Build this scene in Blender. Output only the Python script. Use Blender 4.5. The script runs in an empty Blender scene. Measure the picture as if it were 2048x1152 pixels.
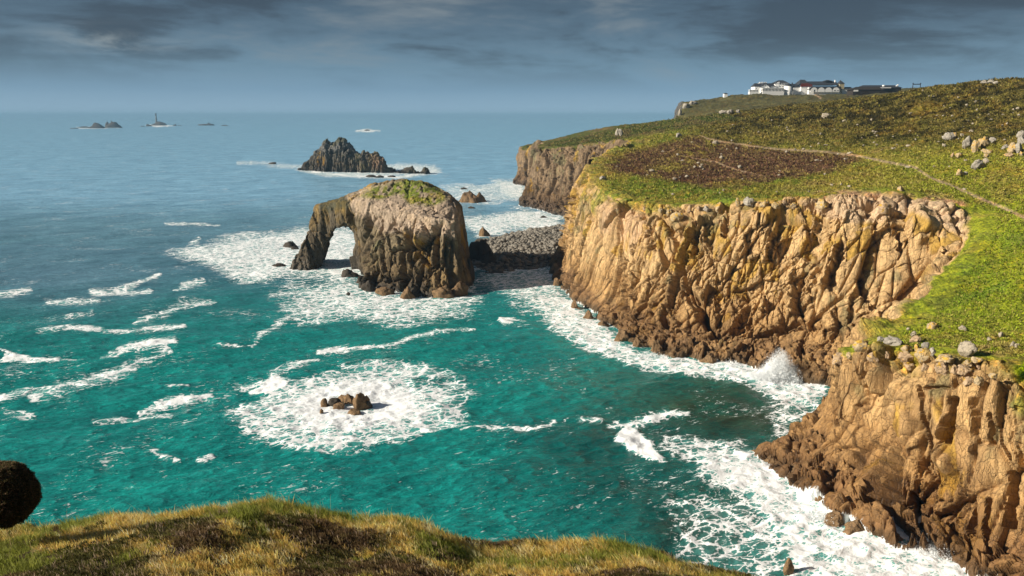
import bpy, math, random
import numpy as np
from mathutils import Vector
R = math.radians
SC = bpy.context.scene
COL = SC.collection
rnd = random.Random(7)

# ---------------------------------------------------------------- camera
PITCH = math.atan(346 / 1607.0)
F = 1607.0
CP, SP = math.cos(PITCH), math.sin(PITCH)
HC = 60.0
cam = bpy.data.cameras.new("camera")
cam.sensor_width = 36.0
cam.lens = 36.0 * F / 2048.0
cam.clip_start = 0.1
cam.clip_end = 90000
camo = bpy.data.objects.new("camera", cam)
COL.objects.link(camo)
camo.location = (0, 0, HC)
camo.rotation_euler = (R(90) - PITCH, 0, 0)
SC.camera = camo

# ---------------------------------------------------------------- light
SUN = Vector((-0.90, -0.21, 0.46)).normalized()
sel = math.asin(SUN.z)
saz = math.atan2(SUN.x, SUN.y)
sl = bpy.data.lights.new("sun", "SUN")
sl.energy = 5.0
sl.angle = R(0.5)
sl.color = (1.0, 0.90, 0.76)
so = bpy.data.objects.new("sun", sl)
so.rotation_euler = SUN.to_track_quat('Z', 'Y').to_euler()
COL.objects.link(so)
SC.view_settings.view_transform = 'Standard'
SC.view_settings.look = 'None'
SC.view_settings.exposure = 0.6
SC.view_settings.gamma = 1.0


class NT:
    """tiny node-tree writer"""
    def __init__(s, tree):
        s.t = tree
        s.n = tree.nodes
        s.l = tree.links

    def put(s, sock, v):
        if v is None:
            return
        if isinstance(v, bpy.types.NodeSocket):
            s.l.new(v, sock)
        elif hasattr(sock, "default_value"):
            if isinstance(v, (tuple, list)) and len(v) == 3 and sock.type == 'RGBA':
                v = (*v, 1)
            sock.default_value = v

    def node(s, typ, ins=None, **props):
        nd = s.n.new(typ)
        for k, v in props.items():
            setattr(nd, k, v)
        for k, v in (ins or {}).items():
            s.put(nd.inputs[k], v)
        return nd

    def math(s, op, a, b=None, c=None, clamp=False):
        nd = s.node('ShaderNodeMath', operation=op, use_clamp=clamp)
        for i, v in enumerate((a, b, c)):
            s.put(nd.inputs[i], v)
        return nd.outputs[0]

    def vmath(s, op, a, b=None):
        nd = s.node('ShaderNodeVectorMath', operation=op)
        s.put(nd.inputs[0], a)
        if b is not None:
            s.put(nd.inputs[1], b)
        return nd.outputs[0]

    def noise(s, vec, scale, detail=4, rough=.55, dist=0.0, out=0):
        nd = s.node('ShaderNodeTexNoise', {'Scale': scale, 'Detail': detail, 'Roughness': rough, 'Distortion': dist})
        if vec is not None:
            s.put(nd.inputs['Vector'], vec)
        return nd.outputs[out]

    def voro(s, vec, scale, feature='F1', out=0, rand=1.0):
        nd = s.node('ShaderNodeTexVoronoi', {'Scale': scale, 'Randomness': rand}, feature=feature)
        if vec is not None:
            s.put(nd.inputs['Vector'], vec)
        return nd.outputs[out]

    def step(s, v, a, b, lo=0.0, hi=1.0, smooth=True):
        nd = s.node('ShaderNodeMapRange', interpolation_type='SMOOTHSTEP' if smooth else 'LINEAR', clamp=True)
        for i, q in enumerate((v, a, b, lo, hi)):
            s.put(nd.inputs[i], q)
        return nd.outputs[0]

    def mix(s, f, a, b, blend='MIX'):
        nd = s.node('ShaderNodeMix', data_type='RGBA', blend_type=blend)
        s.put(nd.inputs[0], f)
        s.put(nd.inputs[6], a)
        s.put(nd.inputs[7], b)
        return nd.outputs[2]

    def ramp(s, f, stops):
        nd = s.node('ShaderNodeValToRGB')
        el = nd.color_ramp.elements
        while len(el) < len(stops):
            el.new(0.5)
        for e, (p, c) in zip(el, stops):
            e.position = p
            e.color = (*c, 1)
        s.put(nd.inputs[0], f)
        return nd.outputs[0]

    def pos(s):
        return s.node('ShaderNodeNewGeometry').outputs['Position']

    def scaled(s, v, sc, rot=(0, 0, 0)):
        nd = s.node('ShaderNodeMapping', {'Scale': sc, 'Rotation': rot})
        s.put(nd.inputs[0], v)
        return nd.outputs[0]

    def attr(s, name, out='Fac'):
        return s.node('ShaderNodeAttribute', attribute_name=name).outputs[out]

    def bump(s, h, strength, dist=1.0, normal=None):
        nd = s.node('ShaderNodeBump', {'Strength': strength, 'Distance': dist, 'Height': h})
        if normal is not None:
            s.put(nd.inputs['Normal'], normal)
        return nd.outputs[0]


def srgb(r, g, b):
    f = lambda c: (c / 255 / 12.92) if c <= 10 else (((c / 255) + .055) / 1.055) ** 2.4
    return (f(r), f(g), f(b))


# ---------------------------------------------------------------- sky
W = bpy.data.worlds.new("World")
SC.world = W
W.use_nodes = True
t = NT(W.node_tree)
t.n.clear()
gen = t.node('ShaderNodeTexCoord').outputs['Generated']
xyz = t.node('ShaderNodeSeparateXYZ', {0: gen})
x, y, z = xyz.outputs
zc = t.math('MAXIMUM', z, 0.0)
k = t.math('ADD', zc, 0.055)
cv = t.node('ShaderNodeCombineXYZ', {0: t.math('ADD', x, t.math('MULTIPLY', z, .5)), 1: t.math('MULTIPLY', y, .6), 2: t.math('MULTIPLY', z, 3.7)}).outputs[0]
cl1 = t.noise(cv, 3.5, 8, .56, .25)
cl2 = t.noise(t.scaled(cv, (1.0, 1.0, 1.5)), 9.0, 6, .58, .6)
dense = t.math('ADD', t.math('MULTIPLY', cl1, .78), t.math('MULTIPLY', cl2, .22))
# elevation base tone: pale blue at the horizon, slate above
base = t.ramp(t.math('MULTIPLY', zc, 4.0), [(0.0, srgb(146, 176, 198)), (.12, srgb(118, 152, 177)), (.22, srgb(106, 138, 160)),
                                            (.38, srgb(86, 111, 131)), (.56, srgb(68, 88, 106)), (1.0, srgb(60, 75, 90))])
amt = t.step(zc, 0.02, 0.095)
light = t.mix(t.math('MULTIPLY', t.step(dense, .52, .66), t.math('MULTIPLY', amt, .62)), base, srgb(138, 146, 150))
dark = t.mix(t.math('MULTIPLY', t.step(dense, .54, .42), t.math('MULTIPLY', amt, .85)), light, srgb(56, 70, 85))
# a break in the cloud lets pale light through, upper left
gx_ = t.math('DIVIDE', t.math('ADD', t.math('DIVIDE', x, y), .482), .075)
gz_ = t.math('DIVIDE', t.math('SUBTRACT', z, .078), .011)
gap = t.math('EXPONENT', t.math('MULTIPLY', t.math('ADD', t.math('MULTIPLY', gx_, gx_), t.math('MULTIPLY', gz_, gz_)), -1.0))
gap = t.math('MULTIPLY', gap, t.step(cl2, .40, .62))
dark = t.mix(t.math('MULTIPLY', gap, .8), dark, srgb(150, 158, 160))
# the darkest bank hangs to the right and far left
side = t.math('MULTIPLY', t.step(t.math('ABSOLUTE', t.math('ADD', x, 0.10)), .28, .75), t.step(z, .03, .22))
dark = t.mix(t.math('MULTIPLY', side, .70), dark, srgb(46, 57, 72))
sky = t.node('ShaderNodeTexSky', sky_type='NISHITA', sun_disc=False, sun_elevation=sel, sun_rotation=saz)
skyc = t.mix(1.0, sky.outputs[0], (0.06, 0.06, 0.06), 'MULTIPLY')
top = t.mix(t.step(z, .16, .5), dark, t.mix(.85, skyc, srgb(66, 78, 92)))
full = t.mix(.08, top, skyc)
bg = t.node('ShaderNodeBackground', {'Color': full, 'Strength': .72})
t.l.new(bg.outputs[0], t.node('ShaderNodeOutputWorld').inputs[0])

# ---------------------------------------------------------------- geometry helpers
def ray(px, py, D=1.0):
    """world point seen at photo pixel (px,py) at forward distance D"""
    u = (np.asarray(px, float) - 1024) / F
    v = (np.asarray(py, float) - 576) / F
    d = CP - v * SP
    return np.stack([D * u / d, D + 0 * u, HC - D * (SP + v * CP) / d], -1)


def Wp(px, py, z=0.0):
    v = (np.asarray(py, float) - 576) / F
    s = (SP + v * CP) / (CP - v * SP)
    return ray(px, py, (HC - z) / s)


def proj(P):
    x, y, z = P[..., 0], P[..., 1], P[..., 2] - HC
    dep = np.maximum(y * CP - z * SP, 1e-3)
    return 1024 + F * x / dep, 576 - F * (y * SP + z * CP) / dep


def _h(ix, iy, iz, seed):
    n = (ix.astype(np.int64) * 73856093) ^ (iy.astype(np.int64) * 19349663) ^ (iz.astype(np.int64) * 83492791) ^ (seed * 2654435761)
    n = (n & 0xffffffff).astype(np.uint32)
    n ^= n >> np.uint32(15)
    n *= np.uint32(0x85ebca6b)
    n ^= n >> np.uint32(13)
    n *= np.uint32(0xc2b2ae35)
    n ^= n >> np.uint32(16)
    return n


def hr(n, k=0):
    m = n * np.uint32(747796405 + 2 * k * 1013904223 & 0xffffffff | 1) + np.uint32(12345 + k * 7919)
    m ^= m >> np.uint32(16)
    m *= np.uint32(0x7feb352d)
    m ^= m >> np.uint32(15)
    return m.astype(np.float32) / np.float32(4294967296.0)


def vnoise(P, seed=0):
    i = np.floor(P).astype(np.int64)
    f = (P - i).astype(np.float32)
    f = f * f * f * (f * (f * 6 - 15) + 10)
    out = 0
    for a in (0, 1):
        wx = f[:, 0] if a else 1 - f[:, 0]
        for b in (0, 1):
            wy = f[:, 1] if b else 1 - f[:, 1]
            for c in (0, 1):
                wz = f[:, 2] if c else 1 - f[:, 2]
                out = out + wx * wy * wz * hr(_h(i[:, 0] + a, i[:, 1] + b, i[:, 2] + c, seed))
    return out * 2 - 1


def fbm(P, scale=1.0, octs=4, seed=0, gain=.5):
    P = np.asarray(P, np.float32) / scale
    if P.shape[1] == 2:
        P = np.concatenate([P, np.zeros((len(P), 1), np.float32)], 1)
    o, a, s = 0, 1.0, 0
    for k in range(octs):
        o = o + a * vnoise(P * (2.03 ** k) + 17.3 * k, seed + k)
        s += a
        a *= gain
    return o / s


def worley(Q, seed):
    """returns F1, F2 distance, hash of the nearest cell and the offset to its centre"""
    i = np.floor(Q).astype(np.int64)
    n = len(Q)
    d1 = np.full(n, 9.0, np.float32)
    d2 = np.full(n, 9.0, np.float32)
    hid = np.zeros(n, np.uint32)
    dv = np.zeros((n, 3), np.float32)
    for a in (-1, 0, 1):
        for b in (-1, 0, 1):
            for c in (-1, 0, 1):
                cx, cy, cz = i[:, 0] + a, i[:, 1] + b, i[:, 2] + c
                h = _h(cx, cy, cz, seed)
                e = np.stack([Q[:, 0] - cx - hr(h, 1), Q[:, 1] - cy - hr(h, 2), Q[:, 2] - cz - hr(h, 3)], 1).astype(np.float32)
                d = np.sqrt((e * e).sum(1))
                m = d < d1
                d2 = np.where(m, d1, np.minimum(d2, d))
                hid = np.where(m, h, hid)
                dv = np.where(m[:, None], e, dv)
                d1 = np.where(m, d, d1)
    return d1, d2, hid, dv


def rotm(ax, ang):
    from mathutils import Matrix
    return np.array(Matrix.Rotation(ang, 3, ax))


def fracture(P, w, h, amp, seed, lean=0.0, crack=.35, warp=.25, tilt=1.0):
    """block-jointed rock relief: every joint block stands proud by its own amount and
    is tilted its own way; joints between blocks are cut in"""
    Rm = rotm('Y', lean)
    Q = (P @ Rm.T) / np.array([w, w, h])
    Q = Q + warp * np.stack([fbm(Q, 1.7, 2, seed + 11), fbm(Q, 1.7, 2, seed + 12), fbm(Q, 1.7, 2, seed + 13)], 1)
    d1, d2, hid, dv = worley(Q.astype(np.float32), seed)
    r = hr(hid, 5) - .5
    g = np.stack([hr(hid, 6) - .5, hr(hid, 7) - .5, hr(hid, 8) - .5], 1)
    o = r * 1.3 + tilt * 1.6 * (g * dv).sum(1)
    e = d2 - d1
    o = o - crack * np.exp(-e * 14.0)
    return amp * o, hr(hid, 9), e


def blocks(P, w, h, amp, seed, lean=0.0, crack=.4, warp=.35, tilt=.8):
    """columnar jointing: upright columns cut into blocks by level joints that step from column to column"""
    Q = P @ rotm('X', lean).T
    wv = np.stack([fbm(Q / np.array([w, w, h * .8]), 1.6, 3, seed + a) for a in (31, 32, 33)], 1)
    u = Q[:, 0] / w + warp * wv[:, 0] * 1.6
    v = Q[:, 1] / w + warp * wv[:, 1] * 1.6
    iu, iv = np.floor(u).astype(np.int64), np.floor(v).astype(np.int64)
    c_ = _h(iu, iv, iu * 0, seed)
    z = Q[:, 2] / (h * (.6 + .9 * hr(c_, 1))) + hr(c_, 2) * 3 + warp * wv[:, 2]
    iz = np.floor(z).astype(np.int64)
    b = _h(iu, iv, iz, seed + 1)
    fu, fv, fz = u - iu, v - iv, z - iz
    e = np.minimum(np.minimum(np.minimum(fu, 1 - fu), np.minimum(fv, 1 - fv)) * w, np.minimum(fz, 1 - fz) * h * 1.6) / w
    o = (hr(c_, 4) - .5) * .9 + (hr(b, 5) - .5) * .8
    o = o + tilt * ((hr(b, 6) - .5) * (fv - .5) + (hr(b, 7) - .5) * (fz - .5) + (hr(b, 8) - .5) * (fu - .5)) * 1.4
    return amp * (o - crack * np.exp(-e * 16)), hr(b, 9), e


def mesh_obj(name, V, Fq, mat=None, smooth=False, parent=None, attrs=None, cols=None):
    me = bpy.data.meshes.new(name)
    V = np.asarray(V, np.float32)
    if isinstance(Fq, np.ndarray):
        n, k = Fq.shape
        me.vertices.add(len(V))
        me.vertices.foreach_set("co", V.ravel())
        me.loops.add(n * k)
        me.loops.foreach_set("vertex_index", Fq.astype(np.int32).ravel())
        me.polygons.add(n)
        me.polygons.foreach_set("loop_start", np.arange(0, n * k, k, dtype=np.int32))
        me.update(calc_edges=True)
    else:
        me.from_pydata([tuple(v) for v in V.tolist()], [], Fq)
    for k_, a in (attrs or {}).items():
        at = me.attributes.new(k_, 'FLOAT', 'POINT')
        at.data.foreach_set("value", np.asarray(a, np.float32))
    for k_, a in (cols or {}).items():
        at = me.attributes.new(k_, 'FLOAT_COLOR', 'POINT')
        c = np.ones((len(V), 4), np.float32)
        c[:, :3] = a
        at.data.foreach_set("color", c.ravel())
    me.polygons.foreach_set("use_smooth", np.full(len(me.polygons), smooth))
    o = bpy.data.objects.new(name, me)
    if mat:
        me.materials.append(mat)
    COL.objects.link(o)
    if parent:
        o.parent = parent
    return o


def tag(o, label, cat, group=None, kind=None):
    if label:
        o["label"] = label
    if cat:
        o["category"] = cat
    if group:
        o["group"] = group
    if kind:
        o["kind"] = kind
    return o


def thing(name, loc, label, cat, group=None, rz=0):
    o = bpy.data.objects.new(name, None)
    o.location = loc
    o.rotation_euler = (0, 0, rz)
    COL.objects.link(o)
    return tag(o, label, cat, group)


def grid_faces(nr, nc, flip=False):
    a = (np.arange(nr - 1)[:, None] * nc + np.arange(nc - 1)[None]).ravel()
    q = np.stack([a, a + 1, a + nc + 1, a + nc], 1)
    return q[:, ::-1] if flip else q


def sstep(x, a, b):
    t_ = np.clip((x - a) / (b - a), 0, 1)
    return t_ * t_ * (3 - 2 * t_)


def lerp(a, b, f):
    f = np.asarray(f)
    if any(np.ndim(q) and np.shape(q)[-1] == 3 and np.shape(q) != f.shape for q in (a, b)) and f.ndim:
        f = f[..., None]
    return a + (b - a) * f


def poly_sdf(x, y, poly):
    """signed distance to a polygon, negative inside"""
    poly = np.asarray(poly, float)
    sh = np.shape(x)
    x = np.ravel(x)
    y = np.ravel(y)
    d = np.full(len(x), 1e18)
    ins = np.zeros(len(x), bool)
    for (ax, ay), (bx, by) in zip(poly, np.roll(poly, -1, 0)):
        ex, ey = bx - ax, by - ay
        tt = np.clip(((x - ax) * ex + (y - ay) * ey) / (ex * ex + ey * ey + 1e-12), 0, 1)
        d = np.minimum(d, (x - ax - tt * ex) ** 2 + (y - ay - tt * ey) ** 2)
        c = (ay > y) != (by > y)
        if ey != 0:
            ins ^= c & (x < ex * (y - ay) / ey + ax)
    d = np.sqrt(d)
    return np.where(ins, -d, d).reshape(sh)


def line_dist(x, y, pts, w=None):
    """distance to a polyline; w = optional per-point width, then distance/width"""
    sh = np.shape(x)
    x = np.ravel(x)
    y = np.ravel(y)
    best = np.full(len(x), 1e9)
    for k in range(len(pts) - 1):
        (ax, ay), (bx, by) = pts[k][:2], pts[k + 1][:2]
        ex, ey = bx - ax, by - ay
        tt = np.clip(((x - ax) * ex + (y - ay) * ey) / (ex * ex + ey * ey + 1e-12), 0, 1)
        d = np.hypot(x - ax - tt * ex, y - ay - tt * ey)
        if w is not None:
            d = d / (w[k] + (w[k + 1] - w[k]) * tt)
        best = np.minimum(best, d)
    return best.reshape(sh)


class Field:
    """height field z(x,y) through scattered survey points (multiquadric)"""
    def __init__(s, pts, c=12.0, lam=0.0):
        s.p = np.asarray(pts, float)
        s.c = c
        A = s.k(s.p[:, :2])
        n = len(s.p)
        M = np.zeros((n + 3, n + 3))
        M[:n, :n] = A - lam * np.eye(n)
        M[:n, n:] = np.c_[np.ones(n), s.p[:, :2] / 100]
        M[n:, :n] = M[:n, n:].T
        s.w = np.linalg.solve(M, np.r_[s.p[:, 2], 0, 0, 0])

    def k(s, q):
        return np.sqrt(((q[:, None, :] - s.p[None, :, :2]) ** 2).sum(-1) + s.c ** 2)

    def __call__(s, x, y):
        q = np.stack([np.ravel(x), np.ravel(y)], 1).astype(float)
        out = np.empty(len(q))
        n = len(s.p)
        for a in range(0, len(q), 40000):
            b = q[a:a + 40000]
            out[a:a + 40000] = s.k(b) @ s.w[:n] + s.w[n] + (b / 100) @ s.w[n + 1:]
        return out.reshape(np.shape(x))


def surface_nets(Fv, org, h):
    nx, ny, nz = Fv.shape
    S = Fv < 0
    cs = np.zeros((nx - 1, ny - 1, nz - 1), np.int8)
    for a in (0, 1):
        for b in (0, 1):
            for c in (0, 1):
                cs += S[a:nx - 1 + a, b:ny - 1 + b, c:nz - 1 + c]
    act = (cs > 0) & (cs < 8)
    idx = -np.ones(act.shape, np.int64)
    cells = np.argwhere(act)
    idx[act] = np.arange(len(cells))
    acc = np.zeros((len(cells), 3))
    cnt = np.zeros(len(cells))
    corners = [(a, b, c) for a in (0, 1) for b in (0, 1) for c in (0, 1)]
    for p in corners:
        for ax in range(3):
            if p[ax] == 1:
                continue
            q = list(p)
            q[ax] = 1
            fa = Fv[cells[:, 0] + p[0], cells[:, 1] + p[1], cells[:, 2] + p[2]]
            fb = Fv[cells[:, 0] + q[0], cells[:, 1] + q[1], cells[:, 2] + q[2]]
            m = (fa < 0) != (fb < 0)
            tt = np.where(m, fa / np.where(m, fa - fb, 1), 0)
            pt = np.array(p, float)[None].repeat(len(cells), 0)
            pt[:, ax] = tt
            acc += np.where(m[:, None], pt, 0)
            cnt += m
    V = (cells + acc / cnt[:, None]) * h + np.array(org)
    quads = []
    for ax in range(3):
        u, v = (ax + 1) % 3, (ax + 2) % 3
        sl0 = [slice(1, -1)] * 3
        sl1 = [slice(1, -1)] * 3
        sl0[ax] = slice(0, -1)
        sl1[ax] = slice(1, None)
        A, B = S[tuple(sl0)], S[tuple(sl1)]
        off = np.array([1, 1, 1])
        off[ax] = 0
        for sgn in (0, 1):
            e = np.argwhere((A & ~B) if sgn == 0 else (~A & B)) + off
            if not len(e):
                continue
            du = np.zeros(3, int)
            dv = np.zeros(3, int)
            du[u] = 1
            dv[v] = 1
            g = lambda q: idx[q[:, 0], q[:, 1], q[:, 2]]
            q = np.stack([g(e - du - dv), g(e - dv), g(e), g(e - du)], 1)
            quads.append(q if sgn == 0 else q[:, ::-1])
    return V, np.concatenate(quads)


def despike(d, nr, nc, lim=.8):
    g = d.reshape(nr, nc)

    def box(a, k):
        p = np.pad(a, k, 'edge')
        p = np.cumsum(np.pad(p, ((1, 0), (0, 0))), 0)
        p = p[2 * k + 1:] - p[:-2 * k - 1]
        p = np.cumsum(np.pad(p, ((0, 0), (1, 0))), 1)
        return (p[:, 2 * k + 1:] - p[:, :-2 * k - 1]) / (2 * k + 1) ** 2
    m = box(g, 3)
    g = m + lim * np.tanh((g - m) / lim)
    q = np.pad(g, 1, 'edge')
    g = .80 * g + .05 * (q[:-2, 1:-1] + q[2:, 1:-1] + q[1:-1, :-2] + q[1:-1, 2:])
    return g.ravel()


def vnormals(V, Fq):
    n = np.cross(V[Fq[:, 2]] - V[Fq[:, 0]], V[Fq[:, 3]] - V[Fq[:, 1]])
    N = np.zeros_like(V)
    for k_ in range(4):
        for a in range(3):
            N[:, a] += np.bincount(Fq[:, k_], n[:, a], len(V))
    return N / (np.linalg.norm(N, axis=1, keepdims=True) + 1e-9)

# ---------------------------------------------------------------- materials
def new_mat(name):
    m = bpy.data.materials.new(name)
    m.use_nodes = True
    t_ = NT(m.node_tree)
    t_.n.clear()
    return m, t_


def finish(t_, col, rough=.9, normal=None, spec=.3, **kw):
    ins = {'Base Color': col, 'Roughness': rough, 'Specular IOR Level': spec}
    ins.update(kw)
    b = t_.node('ShaderNodeBsdfPrincipled', ins)
    if normal is not None:
        t_.l.new(normal, b.inputs['Normal'])
    return b


def out(t_, sh):
    t_.l.new(sh, t_.node('ShaderNodeOutputMaterial').inputs[0])


def rock_nodes(t_, fine=1.0):
    """colour comes from the vertex colour 'Col'; fine joints, grain and blotches are added here"""
    p = t_.pos()
    c = t_.attr('Col', 'Color')
    rot = (0, R(16), 0)
    q = t_.scaled(p, (1.0, 1.0, .36), rot)
    wv = t_.vmath('ADD', q, t_.vmath('MULTIPLY', t_.noise(q, .6 * fine, 3, .6, out=1), (1.2 / fine, 1.2 / fine, 1.2 / fine)))
    j1 = t_.voro(wv, .55 * fine, 'DISTANCE_TO_EDGE')
    j2 = t_.voro(wv, 1.5 * fine, 'DISTANCE_TO_EDGE')
    n1 = t_.noise(q, .9 * fine, 5, .65)
    n2 = t_.noise(p, 5.0 * fine, 5, .7)
    nb = t_.noise(p, .12 * fine, 4, .6)
    jm = t_.step(t_.noise(p, .16 * fine, 3, .6), .42, .60)
    cr = t_.math('MULTIPLY', t_.step(j1, 0.0, .03, .6, 1.0), t_.step(j2, 0.0, .05, t_.math('SUBTRACT', 1.0, t_.math('MULTIPLY', jm, .4)), 1.0))
    c = t_.mix(1.0, c, t_.ramp(n1, [(.25, (.80, .78, .75)), (.5, (1, 1, 1)), (.75, (1.22, 1.2, 1.15))]), 'MULTIPLY')
    c = t_.mix(1.0, c, t_.ramp(n2, [(.3, (.72, .72, .74)), (.5, (1, 1, 1)), (.7, (1.22, 1.2, 1.18))]), 'MULTIPLY')
    c = t_.mix(t_.math('MULTIPLY', t_.math('SUBTRACT', 1.0, cr), .62), c, (.03, .022, .015))
    h = t_.math('ADD', t_.math('MULTIPLY', cr, .40), t_.math('ADD', t_.math('MULTIPLY', n1, .5), t_.math('MULTIPLY', n2, .22)))
    cell = t_.voro(wv, 1.5 * fine, 'F1', 1)
    h = t_.math('ADD', h, t_.math('MULTIPLY', t_.node('ShaderNodeSeparateColor', {0: cell}).outputs[0], .35))
    return c, h


def wash_over(t_, sh):
    """sea foam running over rock where the attribute 'wash' is set"""
    p = t_.pos()
    n = t_.noise(t_.scaled(p, (1.6, 1.6, .35)), 1.1, 6, .7, .8)
    f = t_.math('ADD', t_.attr('wash'), t_.math('MULTIPLY', t_.math('SUBTRACT', n, .5), 1.3))
    f = t_.step(f, .46, .62)
    foam = finish(t_, (.86, .9, .9), .6)
    return t_.node('ShaderNodeMixShader', {0: f, 1: sh, 2: foam.outputs[0]}).outputs[0]


def land_nodes(t_):
    p = t_.pos()
    c = t_.attr('Col', 'Color')
    q = t_.scaled(p, (1, 1, 1), (0, 0, .5))
    n1 = t_.noise(q, .45, 5, .68, .5)
    n2 = t_.noise(t_.scaled(p, (1, .6, 1)), 2.2, 4, .7, .4)
    n3 = t_.noise(p, .1, 3, .5)
    c = t_.mix(1.0, c, t_.ramp(n1, [(.3, (.42, .38, .34)), (.48, (.95, .95, .95)), (.68, (1.6, 1.42, 1.2))]), 'MULTIPLY')
    c = t_.mix(1.0, c, t_.ramp(n2, [(.3, (.38, .36, .38)), (.5, (1, 1, 1)), (.72, (1.9, 1.65, 1.3))]), 'MULTIPLY')
    c = t_.mix(t_.math('MULTIPLY', t_.step(n3, .5, .62), .35), c, t_.mix(1.0, c, (1.35, .85, .55), 'MULTIPLY'))
    h = t_.math('ADD', t_.math('MULTIPLY', n1, 1.1), t_.math('MULTIPLY', n2, .5))
    return c, h


def make_cliff_mat(name, fine=1.0, bumpd=.9):
    m, t_ = new_mat(name)
    c, h = rock_nodes(t_, fine)
    rock = finish(t_, c, t_.attr('rough'), t_.bump(h, .9, bumpd), .35)
    lc, lh = land_nodes(t_)
    grass = finish(t_, lc, .95, t_.bump(lh, .8, .9), .15)
    n = t_.noise(t_.pos(), .7, 5, .7)
    g = t_.step(t_.math('ADD', t_.attr('grass'), t_.math('MULTIPLY', t_.math('SUBTRACT', n, .5), .9)), .45, .56)
    mx = t_.node('ShaderNodeMixShader', {0: g, 1: rock.outputs[0], 2: grass.outputs[0]})
    out(t_, wash_over(t_, mx.outputs[0]))
    return m


M_CLIFF = make_cliff_mat("cliff_rock")
M_STACK = make_cliff_mat("stack_rock", .8)

M_LAND, t = new_mat("turf")
c, h = land_nodes(t)
out(t, finish(t, c, .95, t.bump(h, .8, .9), .12).outputs[0])


def boulder_mat(name, a, b, lichen, la=.56, lb=.62):
    m, t_ = new_mat(name)
    p = t_.node('ShaderNodeTexCoord').outputs['Object']
    oi = t_.node('ShaderNodeObjectInfo').outputs['Random']
    pp = t_.vmath('ADD', t_.pos(), t_.node('ShaderNodeCombineXYZ', {0: oi, 1: oi, 2: oi}).outputs[0])
    n1 = t_.noise(pp, .8, 5, .7)
    n2 = t_.noise(pp, 4.5, 5, .7)
    c_ = t_.mix(n1, a, b)
    c_ = t_.mix(1.0, c_, t_.ramp(n2, [(.3, (.6, .6, .6)), (.5, (1, 1, 1)), (.72, (1.3, 1.28, 1.22))]), 'MULTIPLY')
    if lichen:
        up = t_.node('ShaderNodeSeparateXYZ', {0: t_.node('ShaderNodeNewGeometry').outputs['Normal']}).outputs[2]
        lf = t_.step(t_.math('ADD', t_.noise(pp, 1.3, 4, .6), t_.math('MULTIPLY', up, .07)), la, lb)
        c_ = t_.mix(t_.math('MULTIPLY', lf, .85), c_, lichen)
    cr = t_.voro(t_.vmath('ADD', t_.scaled(pp, (1, 1, 1.3)), t_.vmath('MULTIPLY', t_.noise(pp, 1.0, 3, .6, out=1), (.9, .9, .9))), .8, 'DISTANCE_TO_EDGE')
    crs = t_.step(cr, 0, .03)
    c_ = t_.mix(t_.math('MULTIPLY', t_.math('SUBTRACT', 1.0, crs), .6), c_, (.03, .025, .02))
    h_ = t_.math('ADD', t_.math('MULTIPLY', n1, .5), t_.math('ADD', t_.math('MULTIPLY', n2, .25), t_.math('MULTIPLY', crs, .12)))
    out(t_, finish(t_, c_, .88, t_.bump(h_, .8, .5), .3).outputs[0])
    return m


YEL = (.52, .30, .025)
M_BGREY = boulder_mat("grey_granite", (.26, .24, .20), (.42, .38, .32), (.40, .36, .20), .62, .7)
M_BTAN = boulder_mat("tan_granite", (.34, .23, .13), (.50, .37, .24), YEL, .60, .66)
M_BYEL = boulder_mat("lichened_granite", (.38, .28, .14), (.46, .37, .24), YEL, .53, .62)
M_BPALE = boulder_mat("pale_granite", (.28, .245, .18), (.44, .38, .29), None)
M_DARK = boulder_mat("dark_sea_rock", (.035, .03, .024), (.085, .068, .05), None)
M_BROWN = boulder_mat("brown_sea_rock", (.12, .075, .038), (.27, .17, .085), None)
M_BEACH = boulder_mat("beach_stone", (.12, .11, .092), (.34, .31, .26), None)

# water -----------------------------------------------------------------
M_SEA, t = new_mat("sea_water")
p = t.pos()
pr = t.scaled(p, (1, 1, 1), (0, 0, -.42))
ps = t.scaled(pr, (.55, 1.25, 1))
w1 = t.noise(ps, .09, 4, .6, .6)
w2 = t.noise(ps, .50, 6, .68, .5)
w3 = t.noise(t.scaled(pr, (.6, 1.3, 1)), 1.7, 5, .68, .3)
w4 = t.noise(ps, .018, 3, .5, .3)
mott = t.noise(p, .028, 4, .6, .6)
col = t.attr('Col', 'Color')
col = t.mix(1.0, col, t.ramp(w2, [(.3, (.66, .70, .72)), (.5, (1, 1, 1)), (.68, (1.35, 1.3, 1.28))]), 'MULTIPLY')  # troughs darker, crests lighter: wave shading put into the water colour
col = t.mix(1.0, col, t.ramp(w3, [(.3, (.55, .62, .66)), (.5, (1, 1, 1)), (.7, (1.5, 1.4, 1.36))]), 'MULTIPLY')
col = t.mix(1.0, col, t.ramp(w1, [(.35, (.78, .82, .84)), (.5, (1, 1, 1)), (.65, (1.15, 1.14, 1.13))]), 'MULTIPLY')
col = t.mix(1.0, col, t.ramp(mott, [(.3, (.8, .84, .86)), (.5, (1, 1, 1)), (.7, (1.15, 1.12, 1.1))]), 'MULTIPLY')
h = t.math('ADD', t.math('ADD', t.math('MULTIPLY', w1, 1.8), t.math('MULTIPLY', w2, 1.5)), t.math('ADD', t.math('MULTIPLY', w3, .8), t.math('MULTIPLY', w4, 3.0)))
mask = t.attr('foam')
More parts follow.
